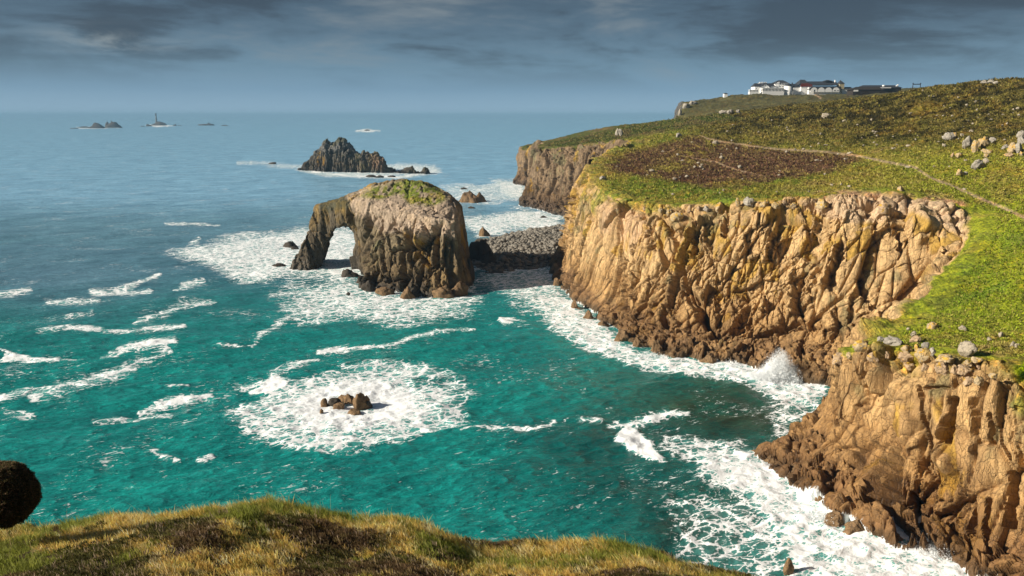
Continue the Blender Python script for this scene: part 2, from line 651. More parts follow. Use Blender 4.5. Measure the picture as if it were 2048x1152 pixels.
# lacy net of foam strands
def strand(v, sc, wdt, distort):
    d = t.vmath('ADD', v, t.vmath('MULTIPLY', t.vmath('SUBTRACT', t.noise(v, sc * .8, 4, .65, out=1), (.5, .5, .5)), (distort / sc,) * 3))
    return t.step(t.voro(d, sc, 'DISTANCE_TO_EDGE'), 0, wdt, 1, 0)
pf = t.scaled(pr, (.8, 1.25, 1))
s1 = strand(pf, .19, .10, 1.15)
s2 = strand(pf, .52, .15, 1.1)
s3 = strand(pf, 1.5, .20, 1.2)
lace = t.math('ADD', t.math('MULTIPLY', s1, .40), t.math('ADD', t.math('MULTIPLY', s2, .34), t.math('MULTIPLY', s3, .22)))
fn = t.noise(pf, .35, 7, .72, .9)
fl = t.math('ADD', t.math('MULTIPLY', t.math('SUBTRACT', lace, .30), 1.35), t.math('MULTIPLY', t.math('SUBTRACT', fn, .5), 1.3))
f = t.step(t.math('ADD', mask, t.math('MULTIPLY', fl, t.step(mask, .75, 1.1, 1.25, .7))), .44, .84)
f = t.math('MULTIPLY', f, t.step(mask, .02, .3))
# stray flecks of foam on the crests everywhere
fk = t.noise(t.scaled(pr, (.5, 1.6, 1)), .95, 6, .72, 1.0)
fk2 = t.noise(pr, .045, 4, .65, .5)
flk = t.math('MULTIPLY', t.step(t.math('ADD', fk, t.math('MULTIPLY', t.math('SUBTRACT', fk2, .5), .55)), .64, .70), .85)
f = t.math('MAXIMUM', f, flk)
aer = t.step(t.math('ADD', mask, t.math('MULTIPLY', t.math('SUBTRACT', fn, .5), .6)), .15, .95)
col = t.mix(t.math('MULTIPLY', aer, .75), col, (.16, .50, .46))
geo = t.node('ShaderNodeNewGeometry')
water = finish(t, col, .20, t.bump(h, .55, .8), .9, IOR=1.33)
foam = finish(t, (.90, .93, .94), .7, t.bump(t.math('ADD', t.math('MULTIPLY', fn, .8), lace), .25, .4), .2)
out(t, t.node('ShaderNodeMixShader', {0: f, 1: water.outputs[0], 2: foam.outputs[0]}).outputs[0])

M_SPRAY, t = new_mat("sea_spray")
tr = t.node('ShaderNodeBsdfTranslucent', {'Color': (.9, .93, .94)})
df = t.node('ShaderNodeBsdfDiffuse', {'Color': (.9, .92, .93)})
out(t, t.node('ShaderNodeMixShader', {0: .4, 1: df.outputs[0], 2: tr.outputs[0]}).outputs[0])


def plain(name, col_, rough=.8, nscale=1.0, var=.25, spec=.3):
    m, t_ = new_mat(name)
    n = t_.noise(t_.pos(), nscale, 4, .6)
    c_ = t_.mix(n, tuple(v * (1 - var) for v in col_), tuple(min(1, v * (1 + var)) for v in col_))
    out(t_, finish(t_, c_, rough, None, spec).outputs[0])
    return m


M_WHITE = plain("white_render", (.80, .80, .78), .8, .3, .06)
M_SLATE = plain("dark_slate", (.035, .038, .045), .6, .5, .3)
M_REDWALL = plain("red_cladding", (.16, .03, .02), .8, .5, .2)
M_GLASS = plain("dark_glass", (.02, .03, .035), .15, .5, .2, .6)
M_STONEY = plain("yellow_stone", (.42, .36, .22), .9, .5, .15)
M_TIMBER = plain("dark_timber", (.03, .024, .02), .8, .5, .2)
M_GREYSTONE = plain("grey_tower_granite", (.15, .16, .16), .9, .3, .2)
M_LANTERN = plain("dark_lantern", (.03, .035, .04), .5, .3, .2)

# ---------------------------------------------------------------- the coast, surveyed as stations
# each station: foot of the cliff (x,y on the water), rim (x,y,z), and how the face bulges
ST = []


def st(foot, rim, g=None, name=''):
    f_ = np.array(Wp(*foot)[:2]) if len(foot) == 2 else np.array(foot[:2], float)
    r_ = np.array(ray(*rim)) if not (len(rim) == 4) else np.array(rim[:3], float)
    ST.append((f_, r_, g or (.30, .52, .70), name))


#   foot px / world(x,y,0)      rim px,py,D  or  world (x,y,z,'w')
st((48, 24, 0), (64, 16, 52, 'w'))
st((56, 46, 0), (78, 40, 46, 'w'))
st((64, 66, 0), (88, 60, 38, 'w'))
st((2200, 1235), (2230, 765, 98))
st((2048, 1185), (2120, 752, 104))
st((1960, 1142), (2030, 745, 108))
st((1850, 1092), (1930, 722, 114))
st((1750, 1066), (1850, 712, 121))
st((1640, 1003), (1760, 706, 128), (.72, .82, .90))
st((1528, 912), (1688, 712, 133), (.98, .92, .95))
st((1600, 884), (1678, 700, 139), (.75, .82, .9))
st((1668, 815), (1728, 680, 146))
st((1695, 795), (1790, 645, 155))
st((1730, 780), (1868, 560, 172))
st((1745, 768), (1922, 490, 187))
st((1715, 764), (1928, 432, 199))
st((1640, 766), (1840, 402, 206))
st((1565, 750), (1740, 392, 209))
st((1490, 726), (1610, 404, 214))
st((1400, 716), (1490, 408, 221))
st((1330, 706), (1390, 414, 229))
st((1250, 670), (1300, 412, 240))
st((1190, 622), (1222, 398, 258))
st((1130, 575), (1185, 372, 282))
st((1112, 530), (1172, 345, 318), (.28, .5, .72))
st((38, 352, 0), (1180, 322, 352))
st((52, 395, 0), (1225, 300, 392))
st((62, 435, 0), (1262, 286, 440))
st((52, 470, 0), (1235, 286, 480))
st((1128, 432), (1180, 290, 515))
st((1085, 420), (1118, 297, 545))
st((1042, 409), (1078, 298, 578))
st((22, 612, 0), (1085, 288, 625))
st((1062, 374), (1078, 286, 680))
st((1029, 367), (1046, 302, 735))
st((14, 800, 0), (1052, 291, 800))
st((60, 860, 0), (80, 850, 38, 'w'))
st((130, 800, 0), (140, 780, 46, 'w'))
st((150, 812, 0), (1358, 230, 812))
st((158, 850, 0), (1364, 208, 850))
st((164, 890, 0), (1372, 206, 890))
st((230, 1000, 0), (250, 990, 68, 'w'))
st((420, 1250, 0), (430, 1240, 70, 'w'))

ctrl = [tuple(s[1]) for s in ST]
for q in [(1250, 350, 300), (1300, 340, 305), (1450, 372, 262), (1600, 366, 258), (1750, 362, 245), (1450, 310, 350), (1300, 300, 400),
          (1650, 305, 320), (1850, 345, 245), (1950, 385, 215), (2048, 440, 180), (2300, 460, 165), (1850, 262, 320),
          (2048, 300, 240), (2048, 232, 290), (2048, 166, 350), (1975, 168, 360), (1850, 183, 400), (1750, 197, 430), (1700, 213, 445),
          (1600, 224, 470), (1500, 236, 500), (1400, 243, 530), (1335, 245, 560), (2048, 600, 142), (2048, 520, 160), (1950, 560, 165),
          (1900, 640, 148), (2300, 300, 220), (2400, 200, 330), (2300, 600, 130), (1600, 196, 900), (1500, 190, 880), (1700, 188, 900),
          (1740, 190, 800), (1800, 187, 700), (1452, 195, 870), (1395, 203, 865), (1550, 216, 700), (1420, 231, 740), (1480, 208, 790),
          (1380, 243, 700), (1350, 247, 720), (1600, 207, 720), (1680, 203, 640), (1160, 274, 640), (1250, 262, 560), (1200, 262, 650),
          (1330, 254, 545), (1240, 252, 700), (1100, 281, 680), (1300, 248, 640), (1150, 268, 720), (1400, 280, 400), (1500, 260, 430),
          (1700, 260, 370), (1950, 250, 300), (1950, 200, 345), (1380, 400, 245), (1600, 392, 228), (1230, 305, 425)]:
    ctrl.append(tuple(ray(*q)))
ctrl += [(500, 600, 92), (650, 1000, 98), (420, 1100, 90), (700, 400, 80), (360, 150, 78), (260, 100, 64), (160, 40, 58), (300, 1150, 84), (600, 1300, 95),
         (215, 860, 74)]
LAND = Field(ctrl, 9.0)


def land_z(x, y):
    return LAND(x, y)


def on_land(px, py, lo=95, hi=1200):
    D = np.geomspace(lo, hi, 900)
    P = ray(px, py, 1.0)
    P = np.stack([P[0] * D, D, HC + (P[2] - HC) * D], -1)
    g = P[:, 2] - land_z(P[:, 0], P[:, 1])
    ins = poly_sdf(P[:, 0], P[:, 1], RIMPOLY) < 2.0
    k_ = np.argmax((g < 0) & ins)
    q = P[k_].copy()
    q[2] = land_z(q[0:1], q[1:2])[0]
    return q


RIMPOLY = [tuple(s[1][:2]) for s in ST] + [(900, 1400), (900, -50), (64, -50)]


# ---------------------------------------------------------------- colours of rock and turf
def pxy(P):
    return proj(P)


C_BRIGHT = np.array([.190, .235, .016])
C_GREEN = np.array([.125, .180, .020])
C_OLIVE = np.array([.235, .215, .038])
C_STRAW = np.array([.27, .20, .075])
C_HEATH = np.array([.095, .052, .032])
C_HILL = np.array([.080, .068, .018])
C_RUST = np.array([.15, .10, .016])
C_FAR = np.array([.085, .085, .035])
C_PATH = np.array([.42, .33, .22])
C_EARTH = np.array([.34, .22, .13])

HEATHER = [(1205, 330), (1255, 305), (1330, 285), (1385, 270), (1440, 280), (1540, 297), (1620, 303), (1700, 310), (1725, 318), (1700, 330),
           (1620, 352), (1560, 358), (1500, 372), (1420, 378), (1340, 362), (1265, 350), (1220, 345)]
PATHS = [([(1398, 272), (1440, 283), (1500, 292), (1560, 299), (1640, 303), (1710, 311), (1770, 323), (1830, 335), (1862, 356), (1900, 370), (1950, 392), (2000, 413), (2060, 440)],
          [1.2, 1.5, 1.7, 1.8, 2.0, 2.2, 2.2, 2.4, 2.0, 2.0, 2.4, 2.7, 3]),
         ([(1365, 312), (1400, 319), (1432, 324), (1455, 334), (1490, 344), (1530, 352)], [.9, 1.3, 1.6, 1.7, 1.3, .6]),
         ([(1625, 188), (1634, 191), (1642, 197)], [1.3, 1.4, 1.4])]
WARP = lambda P, s, a, seed: a * fbm(P, s, 3, seed)


def land_col(P):
    P = np.asarray(P, np.float32)
    x, y = pxy(P)
    n1 = fbm(P, 30, 4, 40)
    n2 = fbm(P * np.array([1, .5, 1], np.float32), 7, 4, 50)
    n3 = fbm(P, 2.6, 3, 60)
    wx = x + 16 * n2 + 7 * n3
    wy = y + 7 * n2 + 4 * n3
    C = np.tile(C_OLIVE, (len(P), 1))
    # green on the low near turf, straw and olive on the plateau, brown and rust on the hill
    hill = sstep(300 - wy + 30 * n1, -20, 50) * sstep(wx, 1330, 1460)
    C = lerp(C, C_STRAW, .65 * sstep(n2 + .6 * n3, .0, .35))
    C = lerp(C, C_GREEN, .75 * sstep(n1 + .8 * n3, -.05, .25))
    C = lerp(C, C_HILL, hill * .9)
    C = lerp(C, C_RUST, hill * .6 * sstep(n2 + .5 * n1, .08, .34))
    n4 = fbm(P, 4.5, 3, 66)
    C = lerp(C, C_OLIVE * .8, hill * .6 * sstep(n3 + .6 * n4, .02, .3))
    C = lerp(C, C_HILL * .32, hill * .85 * sstep(-n4 + .5 * n3 - .3 * n2, .02, .25))
    nr = sstep(wx, 1650, 1850) * sstep(wy, 330, 420)
    nr = np.maximum(nr, sstep(wy, 470, 560))
    nr = np.maximum(nr, .75 * sstep(wx, 1700, 1900) * sstep(wy, 270, 350))
    C = lerp(C, lerp(C_BRIGHT, C_OLIVE, .8 * sstep(n3 + .7 * n2, -.05, .32)), nr * .92)
    vivid = np.exp(-(((x - 1950) / 150) ** 2 + ((y - 570) / 60) ** 2)) + .8 * np.exp(-(((x - 1480) / 280) ** 2 + ((y - 392) / 14) ** 2)) \
        + .7 * np.exp(-(((x - 2030) / 80) ** 2 + ((y - 480) / 40) ** 2)) + .7 * np.exp(-(((x - 1800) / 60) ** 2 + ((y - 338) / 14) ** 2))
    C = lerp(C, np.array([.075, .17, .010]), np.clip(vivid, 0, 1) * sstep(n3 + n2, -.3, .2) * .7)
    # heather patch
    d = poly_sdf(wx, wy, HEATHER)
    hm = sstep(-d, -5, 6)
    C = lerp(C, lerp(C_HEATH, C_HEATH * 1.7, sstep(n3, 0, .3)), hm * .97)
    edge = hm * sstep(d, -22, -2) * sstep(n3 + n2, .0, .3)
    C = lerp(C, C_OLIVE, edge * .7)
    thin = hm * np.exp(-(((x - 1350 + 1.6 * (y - 330)) / 40) ** 2)) * sstep(n3 + .5 * n2, -.05, .25)
    C = lerp(C, C_OLIVE * 1.1, thin * .8)
    # second headland: cool green
    far = sstep(P[:, 1], 470, 520) * (P[:, 0] < 140)
    C = lerp(C, lerp(np.array([.075, .095, .022]), np.array([.13, .11, .045]), sstep(n2 + .5 * n3, -.1, .25)), far)
    C = lerp(C, C_FAR * (1 + .5 * n2[:, None]), sstep(P[:, 1], 600, 660) * (x > 1340) * .9)
    # sandy, worn ground along the top of the light cliff
    er = sstep(-poly_sdf(wx, wy, [(1590, 402), (1640, 386), (1760, 384), (1860, 392), (1930, 404), (1940, 440), (1700, 430), (1600, 415)]), -6, 6)
    C = lerp(C, C_EARTH * 1.15, er * sstep(n3 + n2, -.3, .1))
    er2 = np.exp(-(((x - 1975) / 60) ** 2 + ((y - 698) / 22) ** 2)) + np.exp(-(((x - 1905) / 26) ** 2 + ((y - 460) / 40) ** 2))
    C = lerp(C, C_EARTH * .9, np.clip(er2, 0, 1) * sstep(n3, -.1, .25) * .8)
    low = sstep(y, 640, 700) * sstep(x, 1700, 1800)
    C = lerp(C, C_OLIVE * .9, low * .5 * sstep(n3, -.1, .2))
    for pts, w in PATHS:
        q = line_dist(x + 2.5 * n3, y + 1.2 * n3, pts, w)
        C = lerp(C, C_PATH * (.85 + .3 * n3[:, None]), sstep(q, 1.35, .7) * .95)
    return np.clip(C, .004, .8).astype(np.float32)


# ---------------------------------------------------------------- land surface
def polar_grid(x0, x1, nx, D):
    """columns evenly spread in azimuth tangent, rows at the given distances"""
    u = np.linspace(x0, x1, nx)
    D = np.asarray(D)
    return (D[:, None] * u[None]).ravel(), np.repeat(D, nx)


def build_land():
    D = np.concatenate([np.linspace(14, 92, 60)[:-1], np.geomspace(92, 1000, 700), np.linspace(1010, 1400, 30)])
    nx = 880
    X, Y = polar_grid(-.02, 1.15, nx, D)
    keep = (X < 900)
    sd = poly_sdf(X, Y, RIMPOLY)
    Z = land_z(X, Y)
    P = np.stack([X, Y, Z], 1)
    sc = np.clip(Y / 200, .6, 3)
    tus = np.abs(fbm(P[:, :2], 1.7, 3, 71)) * .75 + fbm(P[:, :2], 6, 3, 72) * .7 + .32 * fbm(P[:, :2], .85, 2, 74)
    hm = sstep(P[:, 2], 44, 56)
    Z = Z + tus + hm * (1.0 * fbm(P[:, :2], 9, 4, 75) + 1.1 * np.abs(fbm(P[:, :2], 3.2, 3, 77))) + sc * .25 * fbm(P[:, :2], 20, 2, 73)
    P[:, 2] = Z
    pxx, pyy = pxy(P)
    rs = np.random.RandomState(77)
    cand = np.flatnonzero((sd < -2) & keep & (pxx > 1000) & (pxx < 2120) & (Y > 105) & (Y < 620))
    # the grid is denser far away in metres than it is near; thin it to an even cover of the turf as seen
    cand = rs.choice(cand, min(110000, len(cand)), replace=False)
    globals()['TUS'] = (P[cand] + np.stack([rs.normal(0, .3, len(cand)), rs.normal(0, .5, len(cand)), 0 * cand], 1))
    q = grid_faces(len(D), nx)
    ins = (sd < -2.6) & keep
    q = q[ins[q].all(1)]
    used = np.unique(q)
    rm = -np.ones(len(P), np.int64)
    rm[used] = np.arange(len(used))
    P = P[used]
    o = mesh_obj("headland_turf", P, rm[q], M_LAND, True, cols={"Col": land_col(P)})
    return tag(o, None, None, kind="structure")


build_land()


def build_tussocks():
    rs = np.random.RandomState(78)
    P = TUS
    n, L = len(P), 6
    C = land_col(P)
    px_, py_ = pxy(P)
    path = np.zeros(n, bool)
    for pts, w in PATHS:
        path |= line_dist(px_, py_, pts, w) < 1.6
    size = rs.uniform(.16, .42, n) * np.clip(P[:, 1] / 210, .7, 1.9) * np.where(path, .05, 1)
    bright = rs.rand(n)
    C = C * np.where(bright < .22, rs.uniform(.55, 1.0, n), rs.uniform(1.3, 2.4, n))[:, None]
    C = lerp(C, np.array([.48, .38, .13]), ((bright > .76) & (C[:, 0] > .11)) * .6)
    a = rs.uniform(0, 2 * np.pi, (n, L))
    out_ = np.stack([np.cos(a), np.sin(a), 0 * a], 2)
    sd = np.stack([-np.sin(a), np.cos(a), 0 * a], 2)
    s_ = size[:, None, None] * rs.uniform(.6, 1.3, (n, L, 1))
    up = np.array([0, 0, 1.0])
    c0 = P[:, None, :] + out_ * s_ * .15 - up * .05
    c1 = P[:, None, :] + out_ * s_ * .9 + up * s_ * rs.uniform(.5, 1.3, (n, L, 1)) + np.array([-.25, 0, 0]) * s_
    V = np.stack([c0 - sd * s_ * .35, c0 + sd * s_ * .35, c1 + sd * s_ * .12, c1 - sd * s_ * .12], 2).reshape(-1, 3)
    o = mesh_obj("headland_tussocks", V, np.arange(len(V)).reshape(-1, 4), M_TUS, False, cols={"Col": np.repeat(np.clip(C, 0, .8), 4 * L, 0).astype(np.float32)})
    tag(o, "tussocks of grass and heather covering the top of the headland", "grass", kind="stuff")


M_TUS, t = new_mat("tussock_leaves")
ca = t.attr('Col', 'Color')
out(t, t.node('ShaderNodeMixShader', {0: .3, 1: finish(t, ca, .85, None, .1).outputs[0], 2: t.node('ShaderNodeBsdfTranslucent', {'Color': ca}).outputs[0]}).outputs[0])
build_tussocks()


# ---------------------------------------------------------------- cliffs
def catmull(P, n_per):
    P = np.asarray(P, float)
    out_ = []
    for i in range(len(P) - 1):
        p0, p1, p2, p3 = P[max(i - 1, 0)], P[i], P[i + 1], P[min(i + 2, len(P) - 1)]
        d = np.linalg.norm((p2 - p1)[:3]) + 1e-6
        m1 = (p2 - p0) * (d / (np.linalg.norm((p2 - p0)[:3]) + 1e-6)) * .8
        m2 = (p3 - p1) * (d / (np.linalg.norm((p3 - p1)[:3]) + 1e-6)) * .8
        s_ = np.linspace(0, 1, n_per[i], endpoint=False)[:, None]
        out_.append((2 * s_**3 - 3 * s_**2 + 1) * p1 + (s_**3 - 2 * s_**2 + s_) * m1 + (-2 * s_**3 + 3 * s_**2) * p2 + (s_**3 - s_**2) * m2)
    out_.append(P[-1:])
    return np.concatenate(out_)


def rock_disp(P, big=1.0, lean=.28, seed=3, fine=True):
    o1, h1, e1 = fracture(P, 9.5, 36, 2.3 * big, seed, lean, .45, .22, 1.7)
    o2, h2, e2 = blocks(P, 3.6, 12, 1.65 * big, seed + 5, lean, .35, .30, 1.5)
    o3, h3, e3 = blocks(P, 1.5, 3.2, .42 * big, seed + 9, lean * .8, .5, .35, 1.8)
    o5, _, _ = fracture(P, 2.2, 7, .55 * big, seed + 19, lean * .5, .45, .35, 1.6)
    o2 = o2 + o5
    calm = sstep(fbm(P * np.array([1, 1, .5], np.float32), 9, 3, seed + 30), .16, -.18)
    x, y = pxy(P)
    for cx, cy, rx, ry in ((1235, 470, 55, 60), (1440, 470, 30, 35), (1680, 530, 50, 90), (1790, 560, 50, 60), (1700, 850, 60, 60), (1850, 850, 45, 70), (1990, 900, 50, 60)):
        calm = calm * (1 - .75 * np.exp(-((x - cx) / rx) ** 4 - ((y - cy) / ry) ** 4))
    d = o1 + o2 * (.22 + .78 * calm) + o3 * (.15 + .85 * calm)
    oj, _, ej = fracture(P, 4.6, 70, 1.0, seed + 51, lean * 1.1, 0, .22, 0)
    d = d - 1.25 * big * np.exp(-ej * 13)
    e2 = np.minimum(e2, ej * 1.8 + .02)
    if fine:
        o4, h4, e4 = fracture(P, .8, 1.5, .17 * big, seed + 15, 0, .45, .3)
        d = d + o4 * calm
    d = d + .22 * big * fbm(P * np.array([1, 1, .5], np.float32), 4, 3, seed + 20) + .45 * big
    return d, h1, h2, h3, e2, e3


def cliff_col(P, h1, h2, h3, e2, e3, tan, dark, yel=.5, wet_z=6.0):
    n1 = fbm(P, 16, 4, 80)
    n2 = fbm(P * np.array([1, 1, .35], np.float32), 4, 4, 81)
    n3 = fbm(P, 1.2, 3, 82)
    tan, dark = np.array(tan), np.array(dark)
    C = lerp(tan, dark, np.clip(.26 + .5 * (h2 - .5) + .35 * (h3 - .5) + .9 * n2 + .5 * n1, 0, 1))
    pale = sstep(n1 + .9 * (h3 - .5) + .4 * n2, .22, .62)
    C = lerp(C, tan * np.array([1.10, 1.14, 1.2]), pale * .8)
    ly = sstep(n1 * .8 + n2 * .8 + .7 * (h2 - .5) + sstep(P[:, 2], 14, 34) * .62 * yel, .52 - .3 * yel, .74 - .3 * yel)
    C = lerp(C, np.array([.50, .30, .035]), ly * .72)
    grn = sstep(-n1 + n2 * .7 + .3 * (h3 - .5), .38, .62)
    C = lerp(C, np.array([.20, .19, .09]), grn * .6)
    # black-brown tidal band
    wz = wet_z + 5 * n1 + 3 * n2
    C = lerp(C, C * np.array([.74, .67, .58]), sstep(P[:, 2], wz + 13, wz + 3))
    C = lerp(C, dark * np.array([.62, .52, .45]), sstep(P[:, 2], wz + 3, wz - 2) * .75)
    C = lerp(C, dark * .32, sstep(P[:, 2], 2.6 + 2 * n2, .8) * .8)
    crk = np.exp(-np.maximum(np.minimum(e2 * 3.2, e3 * 2.5), 0) * 14)
    C = lerp(C, dark * .30, crk * .62)
    return np.clip(C * (1 + .22 * n3[:, None]), .01, .8)


def inland_dir(rims):
    """unit horizontal vector pointing inland, i.e. to the right hand of nothing but the polygon"""
    tng = np.gradient(rims[:, :2], axis=0)
    tng /= np.linalg.norm(tng, axis=1, keepdims=True) + 1e-9
    nrm = np.stack([tng[:, 1], -tng[:, 0]], 1)
    return nrm


FEAT = [  # lines on the face that are cut in (minus) or stand out (plus): photo pixels, half width px, metres
    ([(1261, 495), (1265, 569), (1261, 616)], 8, -2.8), ([(1336, 448), (1351, 507), (1377, 572), (1422, 663)], 5, -2.2), ([(1374, 581), (1400, 625), (1428, 668)], 9, -2.4),
    ([(1466, 668), (1480, 645), (1494, 620)], 8, -2.6), ([(1428, 587), (1425, 655)], 7, 1.6), ([(1459, 421), (1448, 470)], 6, -2.6), ([(1683, 490), (1663, 565)], 8, -3.2),
    ([(1672, 492), (1646, 572)], 6, 2.2), ([(1661, 430), (1625, 513)], 17, -2.2), ([(1801, 466), (1804, 500)], 5, -2.4), ([(1500, 675), (1550, 660), (1597, 651), (1642, 651)], 3.5, -1.8),
    ([(1764, 428), (1770, 450)], 15, 1.9), ([(1832, 440), (1842, 470)], 17, 1.6), ([(1153, 398), (1138, 468), (1126, 533)], 4.5, -2.4), ([(1178, 475), (1168, 530), (1162, 580)], 5, -2.6),
    ([(1239, 519), (1218, 590)], 5, -2.2), ([(1300, 430), (1312, 500)], 4, -1.6), ([(1385, 440), (1381, 505)], 4, 2.0), ([(1392, 445), (1390, 505)], 4, -2.0), ([(1404, 455), (1414, 500)], 5, 2.0),
    ([(1530, 470), (1528, 520)], 8, 1.6), ([(1545, 470), (1540, 520)], 5, -2.0), ([(1590, 560), (1580, 625)], 10, 1.6), ([(1603, 565), (1596, 625)], 5, -2.2), ([(1720, 560), (1700, 640)], 7, -2.0),
    ([(1628, 520), (1620, 560)], 9, 1.7), ([(1510, 690), (1500, 730)], 5, -2), ([(1600, 680), (1610, 740)], 5, -2), ([(1340, 620), (1350, 660)], 6, 1.5),
    ([(1776, 790), (1768, 852), (1780, 909), (1764, 967), (1776, 1020), (1805, 1080)], 8, -5.5), ([(1738, 755), (1728, 812)], 10, -2.2), ([(1923, 800), (1915, 840), (1908, 880)], 9, -3.0),
    ([(1885, 915), (1905, 930)], 17, 2.4), ([(1845, 778), (1845, 844), (1858, 893), (1841, 926)], 3.5, -1.8), ([(1817, 985), (1850, 1073), (1874, 1102)], 6, -3.2), ([(1858, 918), (1878, 885), (1915, 881)], 4, -1.8),
    ([(1997, 830), (1990, 890)], 5, -1.5), ([(2030, 955), (2022, 1050)], 8, -2.6), ([(1858, 780), (1940, 768), (1993, 774)], 3, -1.2), ([(1948, 1005), (1948, 1130)], 4, -1.8), ([(1915, 1015), (1905, 1110)], 4, -1.6),
    ([(1980, 1000), (1985, 1120)], 4, -1.8), ([(1700, 900), (1760, 880)], 5, -1.2), ([(1672, 780), (1690, 850)], 4, -1.6), ([(1800, 770), (1815, 860), (1830, 960)], 16, 1.5), ([(1880, 800), (1890, 860)], 16, 1.4),
    ([(1960, 800), (1955, 900)], 5, 1.2)]


def feature(V):
    x, y = pxy(V)
    w_ = fbm(V, 3, 3, 160)
    w2 = fbm(V, .9, 2, 163)
    x, y = x + 8 * w_ + 5 * w2, y + 6 * fbm(V, 2.4, 2, 164) + 4 * w2
    d = np.zeros(len(V))
    for pts, w, a in FEAT:
        p = np.array(pts, float)
        s_ = (x > p[:, 0].min() - 3 * w) & (x < p[:, 0].max() + 3 * w) & (y > p[:, 1].min() - 3 * w) & (y < p[:, 1].max() + 3 * w)
        if s_.any():
            q = line_dist(x[s_], y[s_], pts) / w
            d[s_] += a * (np.exp(-q ** 4) if a < 0 else np.exp(-(q / 1.1) ** 3))
    return d


def build_cliff(i0, i1, name, res, tan, dark, yel, seed, big=1.0, nv=150, wet=6.0, lean=.28, grass_shift=None, fine=True):
    S_ = ST[i0:i1 + 1]
    feet = np.array([[*s[0], 0, *s[2]] for s in S_])
    rims = np.array([s[1] for s in S_])
    npr = [max(4, int(max(np.linalg.norm(feet[k, :2] - feet[k + 1, :2]), np.linalg.norm(rims[k] - rims[k + 1])) / res)) for k in range(len(S_) - 1)]
    A = catmull(feet, npr)
    Bm = catmull(rims, npr)
    foot, g = A[:, :3], A[:, 3:]
    foot[:, 2] = 0
    nrm = inland_dir(Bm)
    k_ = np.ones(9) / 9
    for _ in range(2):
        nrm = np.stack([np.convolve(np.pad(nrm[:, a], 4, 'edge'), k_, 'valid') for a in range(2)], 1)
    nrm /= np.linalg.norm(nrm, axis=1, keepdims=True)
    ts = np.concatenate([np.linspace(-.14, 0, 10)[:-1], np.linspace(0, .12, nv // 4)[:-1], np.linspace(.12, 1, nv), 1 + np.linspace(0, 1, 26)[1:]])
    rows = []
    for tv in ts:
        if tv <= 0:
            d = foot - Bm
            d[:, 2] = 0
            d /= np.linalg.norm(d, axis=1, keepdims=True) + 1e-9
            p = foot + d * (-tv) * 30
            p[:, 2] = tv * 40
        elif tv <= 1:
            gg = np.stack([np.interp(tv, [0, .1, .45, .88, 1.0], [0, a[0] * .85, a[1], a[2], 1.0]) for a in g])
            p = foot + (Bm - foot) * gg[:, None]
            zz = Bm[:, 2] * (tv if tv < .88 else .88 + (tv - .88) * 1.0)
            p[:, 2] = zz
        else:
            p = Bm.copy()
            p[:, :2] += nrm * (tv - 1) * 9
            z = land_z(p[:, 0], p[:, 1])
            e = (tv - 1)
            p[:, 2] = lerp(Bm[:, 2], z, sstep(np.full(len(p), e), 0, .35)) + .75 * (1 - e * e) - 1.6 * max(0, e - .72) / .28
        rows.append(p)
    V = np.array(rows)
    # soften the section in the vertical direction
    for _ in range(3):
        V[1:-1] = .25 * V[:-2] + .5 * V[1:-1] + .25 * V[2:]
    nr, nc = V.shape[:2]
    V = V.reshape(-1, 3)
    q = grid_faces(nr, nc)
    T = np.repeat(ts, nc)
    N = vnormals(V, q)
    mid = V[:, :2] - np.tile(nrm, (nr, 1)) * 10
    flip = (N[:, :2] * np.tile(nrm, (nr, 1))).sum(1)[(T > .2) & (T < .8)].mean() > 0
    if flip:
        q = q[:, ::-1]
        N = -N
    d, h1, h2, h3, e2, e3 = rock_disp(V, big, lean, seed, fine)
    flat = sstep(N[:, 2], .45, .75) * sstep(V[:, 2], *((8, 4) if name == 'main_cliff' else (11, 6)))
    di = fracture(V, 4.2, 3.0, 1.6 if name != 'main_cliff' else 1.1, seed + 41, .3, .5, .35, 1.6)[0] + fracture(V, 1.3, 1.1, .6, seed + 42, .2, .5, .35, 1.4)[0]
    d = lerp(d, di + .4, flat)
    d = despike(d + 1.3 * sstep(V[:, 2], 6, 1), nr, nc, 2.2) + feature(V)
    amp = sstep(T, 1.75, .96) * sstep(T, -.14, 0.02)
    amp = amp * (1 - .8 * sstep(T, .97, 1.12))
    low = 1 + .15 * sstep(V[:, 2], 9, 2)
    V0 = V.copy()
    V = V + N * (d * amp * np.where(T < .5, low, 1))[:, None]
    tus = np.abs(fbm(V[:, :2], 1.7, 3, 71)) * .55 + fbm(V[:, :2], 6, 3, 72) * .6
    V[:, 2] += tus * sstep(T, 1.0, 1.35)
    rk = cliff_col(V, h1, h2, h3, e2, e3, tan, dark, yel, wet)
    lc = land_col(V)
    gn = fbm(V, 5, 4, 90)
    gr = sstep(T + .10 * gn + .05 * (h2 - .5), .975, 1.10)
    if grass_shift is not None:
        gr = np.maximum(gr, grass_shift(V, T, gn, N))
    if name == "main_cliff":
        x, y = pxy(V)
        sd = sstep(-poly_sdf(x + 14 * gn, y + 9 * gn, [(1590, 402), (1700, 385), (1900, 398), (1938, 430), (1930, 480), (1885, 450), (1830, 425), (1760, 440), (1700, 446), (1640, 430)]), -7, 7)
        rk = lerp(rk, np.array([.60, .44, .29]) * (1 + .25 * fbm(V, 1.5, 3, 95)[:, None]), sd * .75)
        pk = np.exp(-(((x - 1265) / 28) ** 4 + ((y - 450) / 45) ** 4)) + np.exp(-(((x - 1212) / 14) ** 4 + ((y - 430) / 40) ** 4))
        rk = lerp(rk, np.array([.60, .40, .25]), np.clip(pk, 0, 1) * .6)
    C = lerp(rk, lc, gr)
    wash = np.zeros(len(V))
    wash += sstep(V[:, 2], 2.0 + 1.2 * gn, -.3) * .55
    x, y = pxy(V)
